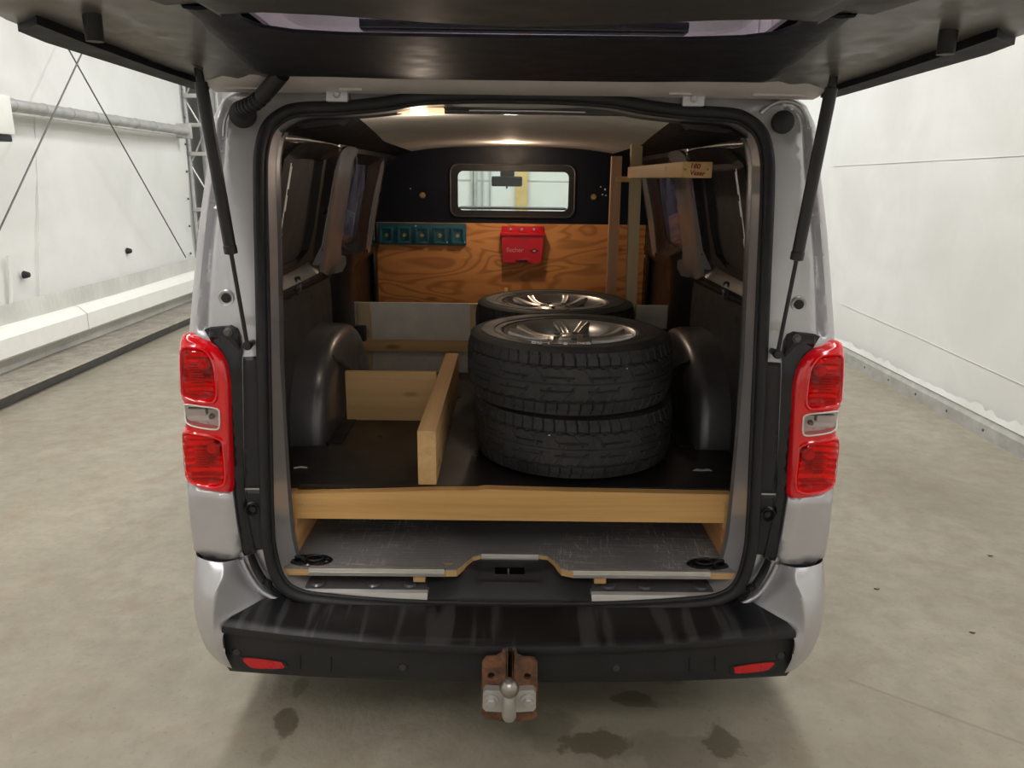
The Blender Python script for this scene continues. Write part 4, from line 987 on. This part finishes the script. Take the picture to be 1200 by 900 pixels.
part(MB().box(-.31, .32, YBK+.008, YBK+.012, bw[-2][1]-.01, bw[2][1]+.03, 0), 'window_pane', 'glass_clear', 0, bk)
for u, v in ((495, 229), (696, 231)):
    x, z = bx(u, v); part(MB().lathe([(0, -.012), (.012, -.011), (.017, -.004), (.018, 0)], (x, YBK, z), 'Y', 18), 'knob', 'brass', 40, bk)
for u, v, r in ((481, 221, .004), (704, 219, .004), (709, 222, .006), (706, 228, .005), (710, 229, .004)):
    x, z = bx(u, v); part(MB().lathe([(0, -.003), (r, -.002), (r, 0)], (x, YBK, z), 'Y', 8), 'paint_chip', 'paper', 40, bk)
x, z = bx(452, 187); part(MB().box(x-.012, x+.012, YBK-.02, YBK, z-.03, z+.03, .006), 'catch', 'zinc', 30, bk)
x, z = bx(757, 300); part(MB().box(x-.015, x+.01, YBK-.02, YBK, z-.008, z+.008, .004), 'catch', 'zinc', 30, bk)
rm = MB().box(-.105, .055, 5.28, 5.32, PY(594, 217, 5.3).z, PY(594, 207, 5.3).z, .012)
c = PY(594, 212, 5.3); hw = PY(612, 212, 5.3).x-c.x
rm = part(MB().box(c.x-hw, c.x+hw, 5.28, 5.31, PY(594, 218.5, 5.3).z, PY(594, 206.5, 5.3).z, .012, 3), 'rear_view_mirror', 'black_plastic', 40)
part(MB().box(c.x-.045, c.x+.05, 5.30, 5.34, PY(594, 207, 5.3).z, 1.84, .006), 'mirror_stem', 'black_plastic', 40, rm)
part(MB().box(c.x-.006, c.x+.006, 5.27, 5.29, PY(594, 221, 5.3).z, PY(594, 218, 5.3).z, .002), 'mirror_knob', 'black_plastic', 40, rm)
# grey load floor with its wooden lip
ZF = .53
cut = []
fo = [(-.675, 2.076)]
fo += [(PZ(u, v, ZF).x, PZ(u, v, ZF).y) for u, v in ((521, 669), (535, 667), (546, 658), (554, 652), (564, 649.5))]
fo[1] = (fo[1][0], 2.076)
fo += [(PZ(u, v, ZF).x, PZ(u, v, ZF).y) for u, v in ((631, 649.5), (642, 651), (650, 657), (658, 666), (672, 671))]+[(.675, 2.076), (.69, 4.40), (-.69, 4.40)]
fo[10] = (fo[10][0], 2.076)
hole = [(PZ(525, 660, ZF).x+.018*math.cos(a*.628), PZ(525, 660, ZF).y+.010*math.sin(a*.628)) for a in range(10)]
lf = part(sheet(fo, [hole], lambda x, y: (x, y, ZF), .15, (0, 0, -.004), .05), 'load_floor', 'load_floor', 20)
part(sheet(fo, [hole], lambda x, y: (x, y, ZF-.0042), .2, (0, 0, -.020), .03), 'floor_board', 'ply_edge', 20, lf)
for x0, x1, y in ((-.60, fo[1][0], 2.072), (fo[5][0], fo[6][0], (fo[5][1]+fo[6][1])/2-.004), (fo[10][0], .60, 2.072)):
    m = MB().box(x0, x1, y, y+.016, ZF-.001, ZF+.0025, .001); m.box(x0, x1, y-.002, y+.003, ZF-.022, ZF+.0025, .001); m.box(x0, x1, y-.004, y-.001, ZF-.012, ZF-.009, .0)
    part(m, 'edge_strip', 'aluminium', 30, lf)
for xa in (-.272, .272): part(MB().box(xa-.018, xa+.018, 2.078, 2.11, ZF-.045, ZF-.024, .002), 'wedge', 'ply_edge', 30, lf)
for s in (-1, 1):
    c = Vector((s*.605, 2.122, ZF+.001)); po = circ(c.x, c.y, .066, 28, .036)
    part(sheet(po, [], lambda x, y: (x, y, ZF+.002+.006*min(1, dpoly((x, y), po, True)/.006)-.006*min(1, max(0, (dpoly((x, y), po, True)-.008)/.01))), .008, (0, 0, -.006), .01), 'lashing_cup', 'gloss_black', 40, lf)
    part(MB().tube([c+Vector((-s*.012+.024*math.cos(a*.3142), .018*math.sin(a*.3142), .008)) for a in range(20)], .0035, 8, True), 'lashing_ring', 'strut_black', 60, lf)
    part(MB().tube([c+Vector((s*.01, -.015, .008)), c+Vector((s*.028, .0, .01)), c+Vector((s*.05, .01, .006))], .006, 8), 'lashing_hook', 'strut_black', 60, lf)

# ================================================================== LOOSE THINGS IN THE LOAD BAY
def thing(mb, name, mat, label, cat, group=None, smooth=30, base=None): return tag(mb.build(name, mat, None, smooth, base), label, cat, group)
ZB = .746
# side runners under the raised floor
thing(MB().box(-.690, -.655, 2.172, 4.30, ZF+.0005, ZB-.0135, .003), 'floor_runner', 'pine_stained', 'red-stained wooden runner standing on the grey floor at the left, under the long plank', 'board')
thing(MB().box(.655, .690, 2.172, 4.30, ZF+.0005, ZB-.0135, .003), 'floor_runner', 'pine_stained', 'red-stained wooden runner standing on the grey floor at the right, under the long plank', 'board')
# raised black floor
rfp = [(.70, 2.203), (.70, 2.285), (.762, 2.30), (.762, 2.545), (.640, 2.553), (.640, 3.49), (.762, 3.495), (.762, 3.63)]
thing(sheet(rfp+[(-x, y) for x, y in reversed(rfp)], [], lambda x, y: (x, y, ZB), .3, (0, 0, -.012), .3), 'raised_floor', 'film_ply', 'black film-faced plywood floor raised behind the long front plank', 'board')
# front plank: slightly ragged upper edge
a = [(-.672, .648), (.673, .646), (.673, .740), (.2, .745), (.0, .748), (-.08, .750), (-.10, .746), (-.23, .744), (-.36, .738), (-.5, .733), (-.672, .728)]
fpk = thing(sheet(a, [], lambda x, z: (x, 2.168, z), .08, (0, .033, 0), .04), 'front_plank', 'pine_x', 'long pale pine plank across the front of the raised floor', 'plank', smooth=20)
for u, v in ((353, 592), (848, 592)):
    p = PY(u, v, 2.166); part(MB().lathe([(0, -.001), (.004, -.001), (.0045, .003)], p, 'Y', 12), 'screw', 'zinc', 30, fpk)
# divider
dv = thing(MB().box(-.285, -.228, 2.205, 3.28, ZB+.0005, .922, .004), 'divider_board', 'pine_y', 'thick upright pine board running lengthwise left of the tyres', 'board')
cb = thing(MB().box(PY(405, 460, 2.85).x, -.287, 2.85, 2.875, ZB+.0005, PY(460, 436, 2.85).z, .004), 'cross_board', 'pine_pale', 'short pale pine board standing crosswise at the left behind the black floor', 'board')
# white partition with wooden battens
YP = 3.68
zt = PY(500, 355, YP).z
pt_ = empty('partition', (0, YP, ZF), 'white-faced partition panel framed with pine battens behind the tyres', 'partition')
MB().box(-.775, .775, YP, YP+.012, ZF+.001, zt, .002).build('panel', 'panel_white', pt_)
for u0, u1 in ((420, 435), (551, 563)):
    a, b = PY(u0, 400, YP-.02).x, PY(u1, 400, YP-.02).x
    MB().box(a, b, YP-.022, YP-.0005, ZF+.02, zt+.001, .002).build('batten', 'pine_z', pt_)
a, b = PY(421, 405, YP-.03), PY(560, 405, YP-.03)
MB().box(a.x, .30, YP-.040, YP-.0225, PY(480, 412, YP-.04).z, PY(480, 399, YP-.04).z, .002).build('batten', 'pine_pale', pt_)
# plywood sheet on the bulkhead
YW = YBK-.016
pz1 = PY(597, 262, YW).z
ply = thing(MB().box(PY(440, 300, YW).x, PY(755, 300, YW).x, YW, YW+.014, .90, pz1, .0015), 'plywood_sheet', 'plywood', 'orange plywood sheet with flamed grain fixed below the bulkhead window', 'board')
thing(MB().box(PY(593, 343, YW-.03).x-.010, PY(593, 343, YW-.03).x+.010, YW-.03, YW-.001, PY(593, 349, YW-.03).z-.1, PY(593, 338, YW-.03).z, .002), 'wooden_peg', 'pine_pale', 'small pale wooden peg against the plywood above the rear tyre', 'peg')
# blue holder strip
YH = YW-.03
a, b = PY(441.5, 261, YH), PY(546.5, 288, YH)
bl = empty('hook_rack', ((a.x+b.x)/2, YH, b.z), 'blue plastic holder strip with five pockets on the plywood', 'rack')
MB().box(a.x, b.x, YW-.012, YW-.0005, b.z, a.z, .004).build('back_plate', 'blue_plastic', bl)
n = 5; wd = (b.x-a.x)/n
for k in range(n):
    x0 = a.x+wd*k; cx = x0+wd/2; cz = (a.z+b.z)/2-.008
    m = MB(); m.box(x0+.012, x0+.024, YH, YW-.011, b.z+.012, a.z-.03, .003); m.box(x0+wd-.024, x0+wd-.012, YH, YW-.011, b.z+.012, a.z-.03, .003)
    m.box(x0+.012, x0+wd-.012, YH, YW-.011, b.z+.008, b.z+.022, .003); m.box(x0+.012, x0+wd-.012, YH+.006, YW-.011, a.z-.034, a.z-.022, .003)
    m.build('pocket', 'blue_plastic', bl)
    MB().lathe([(0, -.003), (.010, -.002), (.012, .004)], (cx, YW-.013, cz), 'Y', 14).build('hole_disc', 'brass', bl)
for u, v in ((460, 283), (501, 283), (524, 284), (544.5, 284), (487, 265)):
    p = PY(u, v, YW-.014); MB().lathe([(0, -.005), (.004, -.004), (.006, .002)], p, 'Y', 10).build('screw', 'aluminium', bl)
# red box
YR = YW-.06
a, b = PY(588, 268, YR), PY(636.5, 308.5, YR); zl = PY(611, 275.5, YR).z
rb = empty('fixings_box', ((a.x+b.x)/2, YW-.03, b.z), 'small red plastic box with a lid screwed to the plywood', 'box')
o2 = [(a.x, zl), (a.x+.008, b.z+.004), (a.x+.014, b.z), (b.x-.022, b.z), (b.x-.010, b.z+.014), (b.x, zl)]
sheet(o2, [], lambda x, z: (x, YR, z), .05, (0, .058, 0), .03).build('body', 'red_box', rb)
MB().box(a.x-.009, b.x+.009, YR-.008, YW-.001, zl-.006, zl+.014, .005).build('lid', 'red_box', rb)
MB().box(a.x-.002, b.x+.002, YW-.014, YW-.001, zl+.008, PY(611, 265, YW-.01).z, .005).build('hanging_flange', 'red_box', rb)
for u in (598.5, 611.5, 626):
    p = PY(u, 269, YW-.016); MB().lathe([(0, -.004), (.006, -.003), (.009, .003)], p, 'Y', 12).build('screw', 'aluminium', rb)
p = PY(603.5, 293, YR-.001); T = lambda p: Matrix.Translation(p) @ Matrix.Rotation(math.radians(90), 4, 'X')
text('lettering', 'fischer', .036, 'dull_print', T(p), rb)
p = PY(626, 294, YR-.0005); m = MB(); m.v = [(p.x-.026, p.y, p.z), (p.x, p.y, p.z+.013), (p.x+.026, p.y, p.z), (p.x, p.y, p.z-.013), (p.x-.026, p.y+.001, p.z), (p.x, p.y+.001, p.z+.013), (p.x+.026, p.y+.001, p.z), (p.x, p.y+.001, p.z-.013)]
m.f = [(0, 1, 2, 3), (7, 6, 5, 4)]; m.build('emblem', 'dark_print', rb, 0)
m = MB(); m.v = [(p.x-.013, p.y-.0006, p.z), (p.x, p.y-.0006, p.z+.006), (p.x+.013, p.y-.0006, p.z), (p.x, p.y-.0006, p.z-.006)]; m.f = [(0, 1, 2, 3)]; m.build('emblem', 'dull_print', rb, 0)
p = PY(612, 305, YR-.003); m = MB().box(p.x-.04, p.x+.04, YR-.004, YR+.0, p.z-.010, p.z+.010, .003); m.build('catch_plate', 'red_reflector', rb)
MB().box(p.x-.030, p.x+.030, YR-.006, YR-.003, p.z-.007, p.z+.002, .002).build('catch_slot', 'dark_print', rb)
# uprights, rail and cantilever arm at the right
YU = 3.62
def upright(u0t, u0b, vt, w, th, name, mat, lab, ztop=None):
    a = PY(u0t, vt, YU); zb = ZB+.001; b = PY(u0b, 350, YU)
    d = (a-b)/(a.z-b.z); bot = b+d*(zb-b.z)
    m = MB().beam((bot.x+w/2, YU, zb), (a.x+w/2, YU, a.z), w, th, (0, 1, 0), .002)
    return thing(m, name, mat, lab, 'post'), a, bot
u1, a1, b1 = upright(716.5, 710, 183, .047, .036, 'wooden_upright', 'pine_red_z', 'thin reddish pine upright, the left and shorter of the two')
YU = 3.56
u2, a2, b2 = upright(739.5, 733, 168, .050, .036, 'wooden_upright', 'pine_z', 'tall pale pine upright reaching the roof liner')
pa = PY(725, 210, 3.60); MB_ = MB().box(a1.x+.02, a2.x+.03, 3.58, 3.60, pa.z-.012, pa.z+.012, .002)
thing(MB_, 'cross_rail', 'pine_y', 'short pine rail joining the two uprights near their tops', 'rail')
E0 = 2.42
pl_, pr2 = PY(799.5, 198, E0), PY(835, 198, E0); z0, z1 = PY(817, 208.5, E0).z, PY(817, 189.5, E0).z
arm = thing(MB().box(pl_.x, pr2.x, E0, 3.541, z0, z1, .003), 'cantilever_arm', 'pine_y', 'pine arm reaching from the tall upright towards the tailgate, red writing on its end', 'beam')
for i, (t, u, v, sz) in enumerate((('180', 814.5, 194.8, .021), ('Vaser', 817, 203, .020))):
    p = PY(u, v, E0-.0006); text('writing', t, sz, 'red_ink', Matrix.Translation(p) @ Matrix.Rotation(math.radians(4), 4, 'Y') @ Matrix.Rotation(math.radians(90), 4, 'X'), arm, .0003, .15, .0005)
for u in (803, 829.5): p = PY(u, 198.5, E0-.001); part(MB().lathe([(0, -.001), (.0022, -.001), (.003, .002)], p, 'Y', 8), 'screw', 'steel_dark', 30, arm)
# torn paper on the black floor
p = PZ(822, 552, ZB)
o = thing(sheet([(p.x-.03, p.y-.004), (p.x-.01, p.y+.012), (p.x+.01, p.y+.006), (p.x+.03, p.y+.012), (p.x+.035, p.y-.004), (p.x+.015, p.y-.01), (p.x, p.y-.004), (p.x-.015, p.y-.012)], [], lambda x, y: (x, y, ZB+.0015+.003*math.sin((x-p.x)*90)**2), .01, (0, 0, .0008)), 'paper_scrap', 'paper', 'torn white paper scrap on the black floor right of the tyres', 'paper')
p = PZ(352, 549, ZB)
thing(MB().tube([(p.x-.02, p.y-.004, ZB+.003), (p.x, p.y+.003, ZB+.004), (p.x+.022, p.y, ZB+.003)], .003, 6), 'wood_splinter', 'paper', 'small pale splinter on the black floor at its left edge', 'splinter')

# ================================================================== WHEELS
def make_tyre(W=.215, R=.345, NA=600):
    hw = W/2
    prof = []   # (radius, height, kind)
    def side(s):
        return [(.212, s*(hw*.75), 0), (.220, s*(hw*.88), 0), (.230, s*(hw*.94), 0), (.240, s*(hw*.935), 0), (.262, s*(hw*.975), 0), (.285, s*hw, 0), (.302, s*hw*.985, 0), (.312, s*hw*.955, 0), (.322, s*hw*.92, 1), (.331, s*hw*.875, 1)]
    tread = [(R-.004-.010*(abs(t))**4, t*hw*.80, 2) for t in np.linspace(.98, -.98, 41)]
    prof = side(1)+tread+list(reversed(side(-1)))
    nb = 60
    rng = random.Random(3)
    m = MB(); rows = []
    jit = [rng.uniform(-.12, .12) for _ in range(nb+1)]
    for i, (r, h, k) in enumerate(prof):
        row = []
        t = h/(hw*.80)
        for j in range(NA):
            a = 2*math.pi*j/NA; ph = a/(2*math.pi)*nb; d = 0
            if k:
                at = abs(t)
                def near(x, c, w): x = (x-c) % 1; return min(x, 1-x) < w
                sh = .30*(1 if t > 0 else -1)
                if at > .66:
                    q = ph/1.0+sh+.10*math.sin(at*6)+jit[int(ph+sh) % nb]*0
                    if near(q, 0, .055): d = .0055
                    elif at > .72 and (near(q, .35, .028) or near(q, .65, .028)): d = .002
                elif at > .605-.03*math.sin(ph*2*math.pi): d = .0065 if at < .655 else 0
                else:
                    q = ph*.5+at*.9+(.25 if t > 0 else 0)
                    if near(q, 0, .035) and at > .10: d = .004
                    if .215 < at < .25 and math.sin(ph*math.pi*.5+1) > -.55: d = .0045
                    if at < .02: d = .003
                    if near(ph*2-at*2, 0, .10) and .28 < at < .56: d = max(d, .0011)
                    if near(ph*2+at*3, 0, .09) and at < .19: d = max(d, .0010)
                if k == 1: d *= .55
            row.append(((r-d)*math.cos(a), (r-d)*math.sin(a), h))
        rows.append(row)
    m.grid(rows, closed=True)
    # raised rings on the side wall
    for rr_ in (.252, .296):
        for s in (-1, 1): m.tube([(rr_*math.cos(2*math.pi*j/80), rr_*math.sin(2*math.pi*j/80), s*hw*(.955 if rr_ < .27 else .992)) for j in range(80)], .0022, 5, True)
    return m
def make_rim():
    b = MB()
    b.lathe([(.195, -.085), (.200, -.06), (.178, -.02), (.180, .03), (.197, .060), (.204, .070), (.212, .079), (.219, .0845), (.2215, .0825), (.2215, .072), (.212, .062)], (0, 0, 0), 'Z', 80)
    b.lathe([(.219, -.083), (.21, -.075), (.2, -.07), (.195, -.085)], (0, 0, 0), 'Z', 60)
    sp = MB()
    for k in range(5):
        a0 = 2*math.pi*k/5+.31
        for s in (-1, 1):
            rows = []
            for t in np.linspace(0, 1, 12):
                r = .045+(.206-.045)*t; da = s*(.30*(1-t)**1.6*.4+.06+.17*t**1.5); z = .060+.018*t**1.4-.010*math.sin(t*math.pi); w_ = .0155-.003*math.sin(t*math.pi)+.004*t; th = .014
                ca, sa = math.cos(a0+da), math.sin(a0+da); n = (-sa, ca)
                rows.append([(r*ca+n[0]*w_*q, r*sa+n[1]*w_*q, z+zz) for q, zz in ((-1, -th), (-.95, -.003), (-.6, .003), (-.1, .0), (.4, .0028), (.85, .0), (1, -.004), (1, -th))])
            sp.grid(rows, closed=True)
    hb = MB().lathe([(.078, .030), (.074, .058), (.060, .065), (.036, .064), (.034, .058), (0.03, .057)], (0, 0, 0), 'Z', 40)
    cp = MB().lathe([(.031, .056), (.030, .064), (.024, .068), (0, .070)], (0, 0, 0), 'Z', 30)
    nuts = []
    for k in range(5):
        a = 2*math.pi*k/5; nuts.append(MB().lathe([(.011, .052), (.0105, .067), (.008, .070), (0, .071)], (.054*math.cos(a), .054*math.sin(a), 0), 'Z', 6))
    br = MB().lathe([(.20, -.02), (.06, -.01), (.04, .012), (0, .012)], (0, 0, 0), 'Z', 40)
    return b, sp, hb, cp, nuts, br
LBL = 0
def make_wheel(loc, label, group):
    root = empty('wheel', (0, 0, 0), label, 'wheel', group)
    make_tyre().build('tyre', 'tyre_rubber', root, 30)
    b, sp, hb, cp, nuts, br = make_rim()
    for q_ in [b, sp, hb, cp]+nuts: q_.v = [(x, y, z+(.015 if z > -.03 else 0)) for x, y, z in q_.v]
    rim = b.build('rim', 'alloy', root, 50)
    sp.build('spokes', 'alloy', rim, 50); hb.build('hub', 'alloy', rim, 50); cp.build('centre_cap', 'alloy', rim, 40)
    for n in nuts: n.build('wheel_bolt', 'steel_dark', rim, 30)
    return root
def copy_tree(o, parent=None):
    c = o.copy(); COL.objects.link(c); c.parent = parent
    for ch in [x for x in COL.objects if x.parent == o]: copy_tree(ch, c)
    return c
w0 = make_wheel((0, 0, 0), 'lower worn studded tyre on its alloy rim in the front stack', 'tyres stacked on the raised floor')
w0.location = (.215, 2.565, ZB+.1092); w0.rotation_euler = (0, 0, .4)
spots = [((.193, 2.525, ZB+.1085+.2190), 1.15, 'worn studded tyre on top of the front stack with chalk writing on its sidewall', 1, 1.0),
         ((.190, 3.275, ZB+.1085), 2.1, 'lowest alloy wheel of the rear stack, hidden behind the front tyres', 1, .96),
         ((.187, 3.275, ZB+.1085+.2105), 2.0, 'black alloy wheel on top of the rear stack against the plywood', 1, .96)]
for loc, rz, lab, g, s in spots:
    c = copy_tree(w0); c.location = loc; c.rotation_euler = (0, 0, rz); c['label'] = lab
    if s != 1.0: c.scale = (1, 1, s)
    if 'lowest' in lab or 'rear stack' in lab: c.location.z = loc[2]-.1085+.1085*s+(.0 if 'lowest' in lab else 0)
wheels_top = [o for o in COL.objects if o.name.startswith('wheel') and o.get('label', '').startswith('worn studded')][0]
# chalk writing on the sidewall, read from the far side
def wheel_text(t, u, v, sz):
    zt_ = wheels_top.location.z+.1068
    p = PZ(u, v, zt_); o = text('chalk_writing', t, sz, 'chalk', Matrix.Rotation(math.pi-.0, 4, 'Z'), None, .0012)
    o.parent = wheels_top; o.matrix_parent_inverse = Matrix()
    R = Matrix.Rotation(-wheels_top.rotation_euler.z, 4, 'Z'); lp = R @ (p-wheels_top.location)
    b = Vector([sum(c[i] for c in o.bound_box)/8 for i in range(3)])
    o.rotation_euler = (0, 0, -wheels_top.rotation_euler.z)
    return o, lp
for t, u, v in (('EN', 684, 402.6), ('5-', 660, 403), ('1', 643, 402.6), ('00', 629, 402)):
    o, lp = wheel_text(t, u, v, .036)
    o.location = lp
# the van's own road wheels share the same meshes
tyre_me = [o for o in COL.objects if o.name == 'tyre'][0].data; rim_me = [o for o in COL.objects if o.name == 'rim'][0].data; sp_me = [o for o in COL.objects if o.name == 'spokes'][0].data
for s in (-1, 1):
    for y in (3.0, 6.2):
        t = bpy.data.objects.new('road_tyre', tyre_me); COL.objects.link(t); t.parent = van
        t.location = Vector((s*.80, y, .345))-van.location; t.rotation_euler = (0, math.radians(90)*s, 0)
        for me, nm in ((rim_me, 'rim'), (sp_me, 'spokes')):
            r = bpy.data.objects.new('road_'+nm, me); COL.objects.link(r); r.parent = t
